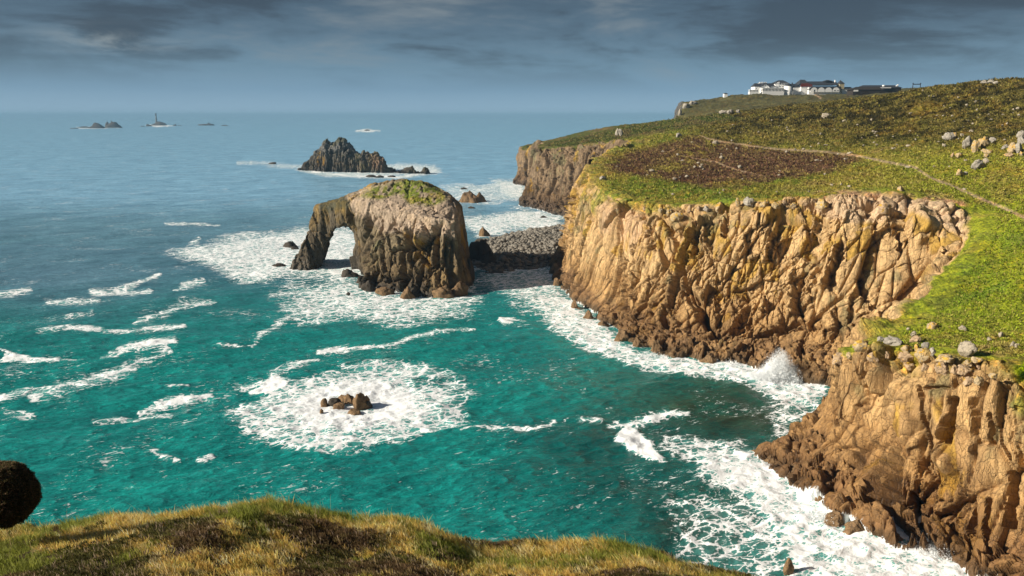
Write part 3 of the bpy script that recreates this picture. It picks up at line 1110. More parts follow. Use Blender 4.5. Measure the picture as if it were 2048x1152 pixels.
    if name == "promontory_cliff":
        ww = np.exp(-(((x - 1625) / 30) ** 2 + ((y - 990) / 26) ** 2)) + 1.0 * np.exp(-(((x - 1690) / 48) ** 2 + ((y - 1045) / 24) ** 2))
        wash += .72 * np.clip(ww, 0, 1)
    rough = np.where(V[:, 2] < 5 + 3 * gn, .55, .88)
    o = mesh_obj(name, V, q, M_CLIFF, False, attrs={"grass": gr, "wash": wash, "rough": rough}, cols={"Col": C.astype(np.float32)})
    print(name, len(V))
    return tag(o, None, None, kind="structure")


def main_grass(V, T, gn, N):
    x, y = pxy(V)
    g = sstep(-poly_sdf(x + 14 * gn, y + 10 * gn, [(1160, 340), (1170, 380), (1150, 470), (1165, 470), (1195, 420), (1215, 402), (1300, 430), (1340, 418), (1440, 410), (1440, 300), (1200, 300)]), -6, 5)
    return g * .8 * sstep(gn, -.35, .05)


def prom_grass(V, T, gn, N):
    x, y = pxy(V)
    return sstep(T + .1 * gn, .9, 1.0) * sstep(N[:, 2], .4, .7) * .7 + sstep(x + 40 * gn, 2000, 2060) * sstep(T + .15 * gn, .80, .92) * .6


build_cliff(2, 12, "promontory_cliff", .20, (.54, .345, .15), (.27, .155, .064), .42, 203, 1.0, 190, 3.0, .10, prom_grass)
build_cliff(12, 25, "main_cliff", .22, (.62, .415, .195), (.30, .19, .088), .60, 31, 1.0, 280, 5.0, -.30, main_grass)
build_cliff(25, 36, "far_cliff", .6, (.27, .185, .105), (.12, .088, .058), .2, 57, 1.15, 120, 4.0, .15)
build_cliff(36, 42, "distant_cliff", 1.3, (.12, .115, .105), (.06, .06, .058), 0, 77, 1.2, 60, 4.0, .0, None, False)
build_cliff(0, 2, "near_cliff", .8, (.42, .28, .14), (.24, .15, .07), .4, 87, 1.0, 70, 4.0, .1, None, False)

# ---------------------------------------------------------------- sea
FO_POLY = [  # (polygon in photo pixels, softness px, strength)
    ([(350, 508), (420, 488), (500, 470), (600, 462), (690, 452), (720, 470), (740, 560), (690, 560), (640, 548), (560, 552), (480, 560), (430, 530)], 16, .84),
    ([(590, 545), (680, 548), (760, 580), (880, 592), (960, 585), (930, 620), (850, 632), (760, 640), (670, 622), (600, 640), (575, 600)], 22, .72),
    ([(640, 350), (740, 352), (880, 345), (870, 332), (800, 326), (770, 330)], 5, .7),
    ([(885, 372), (1060, 362), (1050, 395), (960, 408), (905, 400)], 8, .55),
    ([(985, 360), (1048, 366), (1050, 398), (1010, 392)], 7, .8),
    ([(930, 440), (1040, 418), (1120, 432), (1125, 455), (1020, 462), (960, 476)], 8, .8),
    ([(950, 535), (1120, 530), (1140, 600), (1100, 640), (1050, 600), (960, 560)], 14, .66),
    ([(1060, 600), (1130, 590), (1200, 650), (1260, 700), (1340, 715), (1430, 715), (1500, 730), (1480, 760), (1400, 745), (1290, 735), (1180, 700), (1090, 650)], 12, .86),
    ([(1430, 715), (1580, 735), (1650, 770), (1640, 810), (1560, 800), (1490, 765)], 12, .92),
    ([(1560, 790), (1650, 800), (1640, 870), (1560, 880)], 14, .45),
    ([(1400, 900), (1530, 905), (1600, 960), (1720, 1060), (1860, 1090), (2010, 1165), (1800, 1300), (1600, 1200), (1560, 1080), (1480, 990), (1410, 950)], 18, .92),
    ([(1690, 990), (1850, 1030), (1870, 1095), (1720, 1070)], 12, 1.0),
    ([(1350, 1010), (1480, 990), (1600, 1100), (1620, 1200), (1420, 1180), (1360, 1100)], 30, .50),
    ([(1330, 870), (1480, 880), (1500, 920), (1400, 930), (1340, 905)], 14, .55),
    ([(1238, 858), (1262, 848), (1290, 868), (1320, 905), (1342, 932), (1310, 925), (1270, 905), (1240, 882)], 5, 1.25),
    ([(990, 632), (1010, 626), (1024, 636), (1048, 642), (1010, 650)], 3, 1.0),
    ([(0, 698), (60, 708), (160, 717), (100, 722), (0, 720)], 3, .85),
    ([(510, 765), (550, 752), (560, 770), (525, 782), (490, 778)], 5, 1.05),
    ([(700, 262), (735, 258), (765, 262), (735, 264)], 1.2, .9),
    ([(290, 250), (312, 248), (350, 252), (312, 254)], 1.0, .9),
    ([(150, 254), (240, 253), (240, 256), (160, 258)], .8, .6),
    ([(480, 322), (600, 330), (640, 345), (600, 340), (520, 330)], 4, .55),
]
FO_LINE = [  # polyline, half width, strength
    ([(188, 585), (250, 580), (280, 560), (325, 550)], [4, 6, 3, 2], .75), ([(262, 584), (300, 580)], [5, 3], .75),
    ([(100, 605), (160, 602), (195, 600)], [3, 5, 3], .62), ([(130, 630), (180, 622)], [3, 3], .55),
    ([(265, 640), (320, 622), (370, 605), (425, 600)], [3, 6, 6, 3], .8), ([(70, 662), (140, 654), (240, 660), (300, 655), (368, 652)], [2, 4, 3, 5, 3], .68),
    ([(345, 578), (380, 567), (405, 560)], [2, 4, 2], .75), ([(330, 448), (400, 447), (440, 449)], [1.5, 2, 1], .7),
    ([(200, 713), (260, 695), (310, 688), (358, 686)], [3, 6, 8, 4], .78), ([(70, 790), (150, 770), (230, 750), (280, 718), (340, 700)], [8, 9, 9, 7, 4], .6),
    ([(190, 846), (260, 838), (345, 830)], [3, 4, 3], .62), ([(280, 822), (330, 806), (370, 800), (425, 790)], [4, 8, 5, 2], .85),
    ([(0, 800), (60, 780), (120, 772)], [5, 5, 3], .5), ([(10, 820), (60, 830)], [6, 6], .55),
    ([(440, 690), (500, 685), (520, 665), (555, 645), (580, 635)], [2, 3, 4, 5, 3], .66), ([(645, 703), (690, 695)], [4, 6], .95),
    ([(690, 697), (780, 690), (830, 672), (880, 660), (945, 657)], [2, 3, 3.5, 3, 2], .78), ([(480, 775), (520, 765)], [3, 5], .8),
    ([(540, 748), (590, 732), (640, 720)], [5, 4, 2], .85), ([(330, 772), (380, 772)], [2, 2], .6),
    ([(920, 855), (970, 848), (1020, 852), (1070, 855), (1110, 838)], [2, 2.5, 2, 4, 3], .66), ([(1155, 832), (1200, 838)], [4, 4], .6),
    ([(1215, 850), (1290, 842), (1330, 828), (1380, 828)], [4, 8, 6, 3], .72), ([(0, 588), (60, 580)], [5, 3], .6),
    ([(400, 920), (430, 914)], [3, 3], .6), ([(290, 890), (330, 915), (360, 920)], [4, 4, 2], .5), ([(900, 400), (985, 372), (1040, 365)], [4, 6, 6], .6),
    ([(370, 490), (392, 482), (398, 475)], [1.5, 3, 1.5], .7), ([(475, 325), (540, 328)], [1.5, 1.5], .6),
    ([(1350, 1050), (1380, 1090), (1370, 1120), (1440, 1110), (1400, 1060)], [4, 5, 5, 4, 3], .55),
    ([(600, 338), (640, 346), (720, 352), (800, 354), (870, 342)], [3, 3, 2.5, 2.5, 3], .85),
    ([(1058, 600), (1110, 575), (1115, 540)], [22, 16, 10], .5),
]


def sea_attrs(P):
    x, y = pxy(P)
    n = fbm(P[:, :2], 14, 4, 5)
    n2 = fbm(P[:, :2], 4, 3, 6)
    sc = np.clip((y - 228) / 400, .03, 1.0)
    wx = x + 40 * sc * n + 12 * sc * n2
    wy = y + 16 * sc * n + 6 * sc * n2
    front = (P[:, 1] > 20) & (y > 229)
    m = np.zeros(len(P))
    for poly, so_, st_ in FO_POLY:
        pa = np.array(poly, float)
        s_ = (x > pa[:, 0].min() - 90) & (x < pa[:, 0].max() + 90) & (y > pa[:, 1].min() - 70) & (y < pa[:, 1].max() + 70) & front
        if s_.any():
            pa2 = pa * np.array([1, 2.0])
            d = poly_sdf(wx[s_], wy[s_] * 2.0, pa2)
            m[s_] = np.maximum(m[s_], st_ * (sstep(-d, -so_ * 2.0, so_ * 1.5)) * (1 + .16 * n2[s_]))
    for pts, w, st_ in FO_LINE:
        pa = np.array(pts, float)
        s_ = (x > pa[:, 0].min() - 50) & (x < pa[:, 0].max() + 50) & (y > pa[:, 1].min() - 30) & (y < pa[:, 1].max() + 30) & front
        if s_.any():
            q = line_dist(x[s_] + .3 * (wx - x)[s_], y[s_] + .3 * (wy - y)[s_], pa * 1.0, w)
            m[s_] = np.maximum(m[s_], st_ * 1.02 * np.exp(-(q / 1.4) ** 2) * (1 + .55 * n[s_] + .5 * n2[s_]))
    # great ring of foam round the awash rocks
    a = R(-6)
    dx, dy = wx - 712, (wy - 812)
    ex, ey = (dx * math.cos(a) + dy * math.sin(a)) / 242, (-dx * math.sin(a) + dy * math.cos(a)) / 92
    rr = np.hypot(ex, ey)
    ring = sstep(rr, 1.06, .80) * (.66 + .40 * np.exp(-((rr - .28) / .3) ** 2) + .12 * np.exp(-((rr - .9) / .12) ** 2))
    hole = .45 * np.exp(-(((x - 860) / 45) ** 2 + ((y - 765) / 14) ** 2)) + .3 * np.exp(-(((x - 700) / 60) ** 2 + ((y - 745) / 10) ** 2))
    m = np.maximum(m, np.clip(ring - hole, 0, 1.1) * front)
    # calm dark pocket behind the arch
    m *= 1 - .75 * np.exp(-(((x - 622) / 38) ** 2 + ((y - 565) / 13) ** 2))
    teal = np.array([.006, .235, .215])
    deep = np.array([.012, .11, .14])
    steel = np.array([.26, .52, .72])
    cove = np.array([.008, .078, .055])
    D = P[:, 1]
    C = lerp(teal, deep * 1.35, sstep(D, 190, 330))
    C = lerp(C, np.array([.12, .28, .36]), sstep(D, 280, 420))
    C = lerp(C, steel, sstep(D, 400, 640))  # distant water paled: the sky's reflection is painted into its base colour
    C = lerp(C, np.array([.13, .27, .36]), .85 * np.exp(-(((x - 120) / 330) ** 2 + ((y - 545) / 70) ** 2)) * front)
    C = lerp(C, teal * 1.0, .6 * np.exp(-(((x - 1020) / 160) ** 2 + ((y - 600) / 70) ** 2)) * front)
    C = lerp(C, teal * .9, .5 * np.exp(-(((x - 480) / 200) ** 2 + ((y - 610) / 40) ** 2)) * front)
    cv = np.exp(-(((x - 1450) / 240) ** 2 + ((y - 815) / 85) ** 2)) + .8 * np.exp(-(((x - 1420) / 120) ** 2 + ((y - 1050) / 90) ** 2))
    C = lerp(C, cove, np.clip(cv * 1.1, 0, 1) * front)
    sh = fbm(P[:, :2], 9, 3, 8)
    reef = sstep(sh, .12, .4) * np.clip(cv, 0, 1) * front
    C = lerp(C, np.array([.065, .070, .022]), reef * .25)
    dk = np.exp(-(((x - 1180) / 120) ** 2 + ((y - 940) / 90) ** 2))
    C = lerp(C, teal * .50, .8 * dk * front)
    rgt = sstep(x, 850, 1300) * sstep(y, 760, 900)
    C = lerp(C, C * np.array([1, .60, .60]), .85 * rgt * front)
    return m, C.astype(np.float32)


def build_sea():
    inv = np.linspace(1 / 78.0, 1 / 900.0, 860)
    D = np.concatenate([np.linspace(-200, 76, 40), 1 / inv, np.geomspace(905, 60000, 60)[0:]])
    u = np.concatenate([np.linspace(-3, -.72, 40)[:-1], np.linspace(-.72, .72, 1000), np.linspace(.72, 3, 40)[1:]])
    X = np.where(D > 78, D, 78)[:, None] * u[None]
    Y = np.repeat(D[:, None], len(u), 1)
    P = np.stack([X.ravel(), Y.ravel(), np.zeros(X.size)], 1)
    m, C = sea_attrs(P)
    y = P[:, 1]
    rot = np.stack([P[:, 0] * math.cos(.42) + P[:, 1] * math.sin(.42), -P[:, 0] * math.sin(.42) + P[:, 1] * math.cos(.42)], 1)
    rot[:, 0] *= .45
    amp = sstep(y, 900, 250)
    w = .55 * fbm(rot, 16, 3, 21) * sstep(y, 900, 500) + .40 * fbm(rot, 5.5, 3, 22) * sstep(y, 480, 240) + .22 * (1 - np.abs(fbm(rot, 2.4, 2, 23)) * 2) * sstep(y, 300, 170)
    P[:, 2] = w * 1.25 - .25 + .30 * np.clip(m, 0, 1) * (0.5 + fbm(P[:, :2], 2.2, 3, 24))
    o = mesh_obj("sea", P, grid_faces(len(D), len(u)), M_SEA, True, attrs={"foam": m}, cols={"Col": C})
    tag(o, None, None, kind="structure")


build_sea()


# ---------------------------------------------------------------- rocks
def ico(sub):
    import bmesh
    bm = bmesh.new()
    bmesh.ops.create_icosphere(bm, subdivisions=sub, radius=1)
    V = np.array([v.co[:] for v in bm.verts])
    Fs = np.array([[v.index for v in f.verts] for f in bm.faces])
    bm.free()
    return V, Fs


ICO = {k_: ico(k_) for k_ in (2, 3, 4, 5)}


def rock_shape(seed, sub=3, planes=14, sharp=.05, up=0.0, rough=.05, box=0.0):
    """convex block cut by random joint planes, edges worn round"""
    rs = np.random.RandomState(seed)
    V, Fs = ICO[sub]
    n = rs.normal(size=(planes, 3))
    if box:
        n[:6] = np.array([[1, 0, 0], [-1, 0, 0], [0, 1, 0], [0, -1, 0], [0, 0, 1], [0, 0, -1]]) + rs.normal(size=(6, 3)) * .18
    n /= np.linalg.norm(n, axis=1, keepdims=True)
    dd = rs.uniform(.62, 1.0, planes)
    c_ = V @ n.T
    r = np.where(c_ > .05, dd[None] / np.maximum(c_, .05), 9)
    r = -sharp * np.log(np.exp(-np.minimum(r, 3) / sharp).sum(1) + np.exp(-1.25 / sharp))
    P = V * r[:, None]
    if sub >= 4:
        o_, _, _ = fracture(P + seed * 3.7, .42, .60, .16, seed, .2, .4, .3, 1.2)
        P = P * (1 + o_)[:, None]
    if up:
        P[:, :2] *= (1 - up * np.clip(P[:, 2:3], -.3, 1))
    P *= (1 + rough * fbm(P + seed, .55, 3, seed % 97))[:, None]
    return P, Fs


RMESH = {}


def rock_mesh(key, seed, mat, **kw):
    kk = (key, seed, mat.name)
    if kk not in RMESH:
        P, Fs = rock_shape(seed, **kw)
        o = mesh_obj(key, P, Fs, mat, True)
        RMESH[kk] = o.data
        bpy.data.objects.remove(o)
    return RMESH[kk]


def put_rock(name, loc, size, seed, mat, label, cat, group=None, rz=0.0, tilt=0.0, **kw):
    me = rock_mesh("rock_shape", seed, mat, **kw)
    o = bpy.data.objects.new(name, me)
    o.location = loc
    o.scale = size
    o.rotation_euler = (tilt, tilt * .6, rz)
    COL.objects.link(o)
    return tag(o, label, cat, group)


def sdf_rock(name, bounds, h, fn, disp, colf, mat, label, cat, extra=None):
    (x0, x1), (y0, y1), (z0, z1) = bounds
    xs, ys, zs = np.arange(x0, x1, h), np.arange(y0, y1, h), np.arange(z0, z1, h)
    Gx, Gy, Gz = np.meshgrid(xs, ys, zs, indexing='ij')
    Fv = fn(Gx, Gy, Gz)
    V, q = surface_nets(Fv, (x0, y0, z0), h)
    for _ in range(2):   # relax
        nb = np.zeros_like(V)
        ct = np.zeros(len(V))
        for a in range(4):
            for b in ((a + 1) % 4, (a + 3) % 4):
                for c_ in range(3):
                    nb[:, c_] += np.bincount(q[:, a], V[q[:, b], c_], len(V))
                ct += np.bincount(q[:, a], minlength=len(V))
        V = .5 * V + .5 * nb / ct[:, None]
    N = vnormals(V, q)
    # outward
    if (N[:, 2] * (V[:, 2] - V[:, 2].mean())).sum() < 0:
        N, q = -N, q[:, ::-1]
    d, *hs = disp(V)
    V = V + N * d[:, None]
    N2 = vnormals(V, q)
    C, gr, wash = colf(V, N2, hs)
    o = mesh_obj(name, V, q, mat, False, attrs={"grass": gr, "wash": wash, "rough": np.where(V[:, 2] < 5, .6, .88)}, cols={"Col": C.astype(np.float32)})
    print(name, len(V))
    return tag(o, label, cat)


# the great arch rock ------------------------------------------------------
def wxy(*pts):
    return [tuple(np.array(ray(*p))[:2]) if len(p) == 3 else tuple(np.array(Wp(*p))[:2]) for p in pts]


A_BASE = wxy((576, 538), (610, 543), (655, 535), (700, 543), (712, 572), (760, 583), (810, 588), (858, 592), (900, 594), (938, 584), (948, 566)) + \
    [(-17, 303), (-22, 322), (-38, 338), (-60, 342), (-78, 338), (-84, 330)]
A_RIM = wxy((632, 420, 322), (645, 425, 319), (680, 422, 314), (715, 420, 306), (745, 425, 298), (790, 430, 290), (840, 440, 282), (880, 440, 278), (912, 440, 276),
            (908, 436, 284)) + [(-18, 300), (-22, 312), (-38, 322), (-60, 328), (-74, 330), (-80, 327)]
AH = Field([tuple(ray(*p)) for p in [(628, 410, 324), (650, 404, 323), (668, 398, 322), (690, 392, 318), (716, 382, 315), (745, 371, 312), (790, 364, 308), (830, 362, 305),
                                     (862, 372, 301), (888, 385, 297), (902, 406, 290), (910, 440, 284),
                                     (645, 416, 318), (700, 410, 308), (760, 412, 296), (850, 430, 282), (905, 436, 277), (800, 400, 297), (860, 402, 292), (830, 382, 299)]]
           + [(-45, 330, 30), (-30, 320, 30), (-70, 334, 20), (-85, 335, 18), (-14, 305, 22)], 4.0)
HOLE = np.array([tuple(np.array(ray(px, py, 320.0))[[0, 2]]) for px, py in
                 [(636, 548), (650, 512), (658, 480), (668, 458), (688, 447), (704, 449), (716, 466), (721, 492), (716, 512), (720, 535), (728, 560), (712, 620), (628, 600)]])


def arch_fn(X, Y, Z):
    db = poly_sdf(X[:, :, 0], Y[:, :, 0], A_BASE)[:, :, None]
    dr = poly_sdf(X[:, :, 0], Y[:, :, 0], A_RIM)[:, :, None]
    H = AH(X[:, :, 0], Y[:, :, 0])[:, :, None]
    f = np.clip(Z / 26.0, -.2, 1.25)
    d1 = db + (dr - db) * f ** 1.0
    d2 = (Z - H) * .85
    d = np.maximum(d1, d2)
    k_ = (Y - 320) / 320.0
    dh = poly_sdf((X / (1 + k_)), ((Z - HC) / (1 + k_) + HC), HOLE)
    return np.maximum(d, -dh)


def arch_disp(V):
    o1, h1, e1 = fracture(V, 6.5, 60, 3.0, 301, .20, .9, .16, 1.0)
    o2, h2, e2 = fracture(V, 2.6, 22, 1.0, 305, .22, .7, .18)
    o3, h3, e3 = fracture(V, 1.6, 5, .32, 309, .1, .5, .3)
    top = sstep(V[:, 2], 20, 26)
    x, y = pxy(V)
    x = x + 4 * fbm(V, 4, 3, 320)
    for pts, w, a_ in [([(822, 465), (806, 520), (800, 585)], 6, -3.0), ([(868, 455), (872, 530)], 5, -3.0), ([(780, 440), (765, 520), (770, 560)], 4, -1.6), ([(840, 470), (822, 590)], 7, 1.6),
                       ([(890, 460), (880, 540)], 5, 1.2), ([(905, 480), (912, 560)], 4, -1.8), ([(740, 430), (725, 520)], 4, -1.4), ([(830, 585), (850, 520), (858, 470)], 3, -2.0), ([(610, 470), (600, 520)], 4, 1.2)]:
        q_ = line_dist(x, y, pts) / w
        o1 = o1 + a_ * np.exp(-q_ ** 3)
    leg = sstep(x, 720, 680)
    d = (o1 * (1 - .65 * leg) + o2 * (1 - .35 * leg)) * (1 - .8 * top) + o3 + .5 * fbm(V * np.array([1, 1, .5], np.float32), 4, 4, 310)
    return d * sstep(V[:, 2], -4, 0), h1, h2, h3, e2, e3


def arch_colf(V, N, hs):
    C = cliff_col(V, *hs, (.24, .185, .105), (.08, .064, .040), .2, 5.0)
    x, y = pxy(V)
    gn = fbm(V, 4, 4, 311)
    g3 = fbm(V, 1.3, 3, 312)
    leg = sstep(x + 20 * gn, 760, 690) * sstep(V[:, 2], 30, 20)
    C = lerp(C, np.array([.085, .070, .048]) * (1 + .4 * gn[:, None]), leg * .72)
    scree = sstep(-poly_sdf(x + 12 * gn, y + 12 * g3, [(690, 400), (720, 380), (830, 355), (900, 385), (925, 440), (912, 478), (880, 470), (850, 485), (810, 462), (770, 470), (740, 440), (700, 425)]), -6, 8)
    C = lerp(C, np.array([.44, .34, .25]) * (1 + .45 * g3[:, None]), scree * .85)
    grn = sstep(-poly_sdf(x + 10 * gn, y + 6 * gn, [(715, 392), (760, 372), (830, 358), (880, 375), (895, 398), (870, 412), (820, 408), (800, 388), (760, 400)]), -5, 5)
    gr = grn * sstep(g3 + .6 * gn, -.50, -.05) * sstep(N[:, 2], .2, .5)
    tt = np.array([.12, .155, .025]) * (1 + .5 * g3[:, None])
    C = lerp(C, tt, gr)
    ye = np.exp(-(((x - 875) / 16) ** 2 + ((y - 392) / 7) ** 2))
    C = lerp(C, np.array([.27, .19, .04]), ye * .6)
    dkt = sstep(-poly_sdf(x + 8 * gn, y + 6 * gn, [(640, 404), (690, 388), (700, 410), (660, 425), (640, 418)]), -4, 4)
    C = lerp(C, np.array([.045, .052, .025]), dkt * .7)
    front = sstep(x, 840, 880) * sstep(y, 530, 560)
    C = lerp(C, np.array([.30, .20, .08]) * (1 + .4 * g3[:, None]), front * .6 * sstep(V[:, 2], .5, 3))
    return np.clip(C, .01, .8), gr * .9, sstep(V[:, 2], 1.6 + gn, -.5) * .5


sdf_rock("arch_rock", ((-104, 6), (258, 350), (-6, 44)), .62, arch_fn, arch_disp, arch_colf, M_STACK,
         "great brown rock stack with a natural arch, sloping grass and scree on its top", "sea stack")

# serrated stack in the open water -----------------------------------------
KN = [(596, 337), (606, 334), (612, 325), (622, 321), (630, 306), (640, 297), (648, 289), (652, 277), (655, 276), (658, 284), (664, 284), (668, 291), (674, 283), (679, 275),
      (684, 275), (687, 283), (690, 276), (692, 284), (700, 292), (708, 300), (722, 307), (728, 303), (735, 305), (750, 306), (762, 312), (768, 316), (774, 331), (784, 340), (796, 344), (806, 341), (815, 336), (826, 333),
      (834, 342), (840, 346), (846, 336), (850, 332), (856, 338), (861, 349)]
kx, kz, ky = [], [], []
for px, py in KN:
    Dk = 905 - (px - 600) * .22
    q_ = ray(px, py, Dk)
    kx.append(q_[0]); kz.append(q_[2]); ky.append(Dk)


def knight_fn(X, Y, Z):
    yc = np.interp(X, kx, ky)
    s_ = np.interp(X, kx, kz)
    T = 6 + 12 * np.clip(s_ / 30, 0, 1)
    T = T * np.interp(X, [kx[0], kx[0] + 6, kx[-1] - 5, kx[-1]], [.3, 1, .9, .2])
    r = np.abs(Y - yc) / T
    H = s_ * (1 - np.clip(r - .25, 0, 1) ** 1.6 * .85) - np.where((X < kx[0]) | (X > kx[-1]), 9, 0)
    return np.maximum((Z - H) * .6, (r - 1.0 + .25 * Z / 35) * T)


def knight_disp(V):
    o1, h1, e1 = fracture(V, 6.5, 60, 2.6, 401, -.1, .9, .2, .6)
    o2, h2, e2 = fracture(V, 3.0, 20, 1.5, 405, -.1, .8, .2)
    o3, h3, e3 = fracture(V, 2.0, 4.0, .8, 409)
    return (o1 + o2 * 1.2 + o3) * .85 * sstep(V[:, 2], -3, 1), h1, h2, h3, e2, e3


def knight_colf(V, N, hs):
    C = cliff_col(V, *hs, (.115, .10, .075), (.045, .04, .034), 0, 4.0)
    x, y = pxy(V)
    gn = fbm(V, 6, 4, 411)
    pale = sstep(V[:, 2], 16, 26) * sstep(gn, -.3, .1) * sstep(x, 735, 715)
    C = lerp(C, np.array([.20, .20, .19]), pale * .6)
    pan = np.exp(-(((x - 755) / 16) ** 4 + ((y - 322) / 16) ** 4))  # brown panel on the right side, its lit look painted into the colour
    C = lerp(C, np.array([.24, .15, .09]), pan * .75)
    tp = sstep(V[:, 2], 29, 34)
    C = lerp(C, np.array([.09, .095, .05]), tp * .7)
    return np.clip(C, .01, .8), np.zeros(len(V)), sstep(V[:, 2], 1.5 + gn, -.5) * .6


sdf_rock("serrated_stack", ((kx[0] - 14, kx[-1] + 12), (815, 935), (-6, 42)), .85, knight_fn, knight_disp, knight_colf, M_STACK,
         "dark serrated rock island with upright spires, in the sea behind the arch rock", "rock island")

# beach of boulders ---------------------------------------------------------
BEACH = [tuple(Wp(*p)[:2]) for p in [(948, 533), (985, 541), (1040, 538), (1090, 533), (1125, 532)]] + [(52, 320), (52, 430)] + \
        [tuple(Wp(*p)[:2]) for p in [(1128, 450), (1080, 455), (1040, 462), (1000, 472), (960, 482), (940, 500)]]


def beach_z(x, y):
    d = -poly_sdf(x, y, BEACH)
    return 3.6 * sstep(d, -3, 22) - .6 + .5 * fbm(np.stack([x, y], -1).reshape(-1, 2), 9, 3, 500).reshape(np.shape(x))


gx, gy = np.meshgrid(np.linspace(-26, 60, 90), np.linspace(300, 450, 120))
bp = np.stack([gx.ravel(), gy.ravel(), beach_z(gx.ravel(), gy.ravel())], 1)
bp[:, 2] = np.where(poly_sdf(bp[:, 0], bp[:, 1], BEACH) > 4, -3, bp[:, 2])
mb, t = new_mat("beach_gravel")
pn = t.noise(t.pos(), 1.6, 5, .7)
out(t, finish(t, t.ramp(pn, [(.3, (.035, .032, .028)), (.7, (.13, .12, .10))]), .9, t.bump(pn, .8, .5)).outputs[0])
tag(mesh_obj("beach_ground", bp, grid_faces(120, 90), mb, True), None, None, kind="structure")
rs = np.random.RandomState(5)
spots = []
while len(spots) < 3400:
    x_, y_ = rs.uniform(-26, 40), rs.uniform(300, 440)
    spots.append((x_, y_))
spots = np.array(spots)
sd_ = poly_sdf(spots[:, 0], spots[:, 1], BEACH)
spots = spots[sd_ < .8]
sz = np.clip(rs.lognormal(-.45, .38, len(spots)), .35, 2.3)
order = np.argsort(-sz * 330 / spots[:, 1])
zb = beach_z(spots[:, 0], spots[:, 1])
SM = [rock_mesh("rock_shape", 600 + k_, M_BEACH, sub=2, planes=10, sharp=.1, rough=.06) for k_ in range(6)]
for i in order[:295]:
    o = bpy.data.objects.new("beach_stone", SM[i % 6])
    o.location = (spots[i, 0], spots[i, 1], zb[i] + .25 * sz[i])
    o.scale = (sz[i] * rs.uniform(.8, 1.3), sz[i], sz[i] * rs.uniform(.55, .85))
    o.rotation_euler = (rs.uniform(-.3, .3), rs.uniform(-.3, .3), rs.uniform(0, 6))
    COL.objects.link(o)
    tag(o, "large grey-brown stone lying on the boulder beach below the light cliff", "stone", "stones of the boulder beach")
Vs, Fs_, off = [], [], 0
for i in order[295:]:
    me = SM[i % 6]
    v = np.empty(len(me.vertices) * 3, np.float32)
    me.vertices.foreach_get("co", v)
    v = v.reshape(-1, 3) * np.array([sz[i] * rs.uniform(.8, 1.3), sz[i], sz[i] * .7])
    a = rs.uniform(0, 6)
    v = v @ np.array([[math.cos(a), math.sin(a), 0], [-math.sin(a), math.cos(a), 0], [0, 0, 1]])
    f_ = np.empty(len(me.polygons) * 3, np.int32)
    me.polygons.foreach_get("vertices", f_)
    Vs.append(v + np.array([spots[i, 0], spots[i, 1], zb[i] + .2 * sz[i]]))
    Fs_.append(f_.reshape(-1, 3) + off)
    off += len(v)
o = mesh_obj("beach_shingle", np.concatenate(Vs), np.concatenate(Fs_), M_BEACH, False)
tag(o, "smaller grey stones covering the boulder beach between cliff and arch rock", "shingle", kind="stuff")


def mpp(D):
    return D / F / 1.06


def sea_rock(name, px, py, w, h, seed, mat, label, cat="sea rock", group=None, z=0.0, dep=.8, rz=0.0, **kw):
    """rock whose foot is at photo pixel (px,py); w,h in photo pixels"""
    P = Wp(px, py, 0)
    m = mpp(P[1])
    ww, hh = w * m / 2, h * m
    kw.setdefault('sub', 4)
    kw.setdefault('rough', .14)
    kw.setdefault('planes', 16)
    kw.setdefault('up', .35)
    return put_rock(name, (P[0], P[1] + ww * dep * .6, hh * .12 + z), (ww * 1.15, ww * dep, hh * .98), seed, mat, label, cat, group, rz, **kw)


sea_rock("sea_rock", 938, 404, 46, 24, 11, M_BROWN, "twin-peaked brown rock in foam to the right behind the arch rock, its taller left peak", up=.75, sub=5)
sea_rock("sea_rock", 957, 404, 32, 17, 12, M_BROWN, "lower right peak of the twin brown rock behind the arch rock", up=.7, sub=5)
sea_rock("sea_rock", 928, 378, 10, 4, 13, M_DARK, "tiny black rock in foam beyond the twin-peaked brown rock")
sea_rock("sea_rock", 943, 417, 18, 4, 14, M_DARK, "flat dark rock just in front of the twin-peaked brown rock")
sea_rock("sea_rock", 967, 472, 24, 17, 15, M_BROWN, "small pointed rock at the far left corner of the boulder beach", up=.7)
sea_rock("sea_rock", 958, 522, 52, 42, 16, M_DARK, "large dark rock closing the left end of the boulder beach", dep=1.1)
sea_rock("sea_rock", 975, 530, 40, 28, 17, M_DARK, "dark ridge rock in front of the large rock on the boulder beach's left end", dep=.9)
sea_rock("sea_rock", 1088, 436, 14, 4, 18, M_DARK, "low dark rock in foam below the second headland, near the boulder beach")
sea_rock("sea_rock", 577, 494, 30, 10, 19, M_DARK, "low black rock in the foam left of the arch rock's leg", up=0, z=-.3)
sea_rock("sea_rock", 588, 499, 18, 6, 20, M_DARK, "small black slab against the low black rock left of the arch leg", up=0, z=-.3)
sea_rock("sea_rock", 556, 532, 22, 6, 21, M_DARK, "flat black rock at the toe of the arch rock's leg")
sea_rock("sea_rock", 695, 556, 40, 14, 22, M_DARK, "wave-washed dark rock in front of the arch opening")
sea_rock("sea_rock", 722, 566, 26, 14, 23, M_DARK, "dark rock between the arch opening and the foot of the main stack")
sea_rock("sea_rock", 738, 580, 30, 17, 24, M_DARK, "jagged dark rock at the left foot of the main stack")
sea_rock("sea_rock", 768, 588, 34, 16, 25, M_BROWN, "brown rock awash below the ribs of the main stack")
sea_rock("sea_rock", 697, 589, 8, 5, 26, M_DARK, "tiny dark rock alone in the foam in front of the main stack")
sea_rock("sea_rock", 884, 596, 46, 24, 27, M_BROWN, "golden-brown rock ledge at the front foot of the arch rock")
sea_rock("sea_rock", 916, 591, 44, 26, 28, M_BROWN, "reddish-brown ledge at the right front foot of the arch rock")
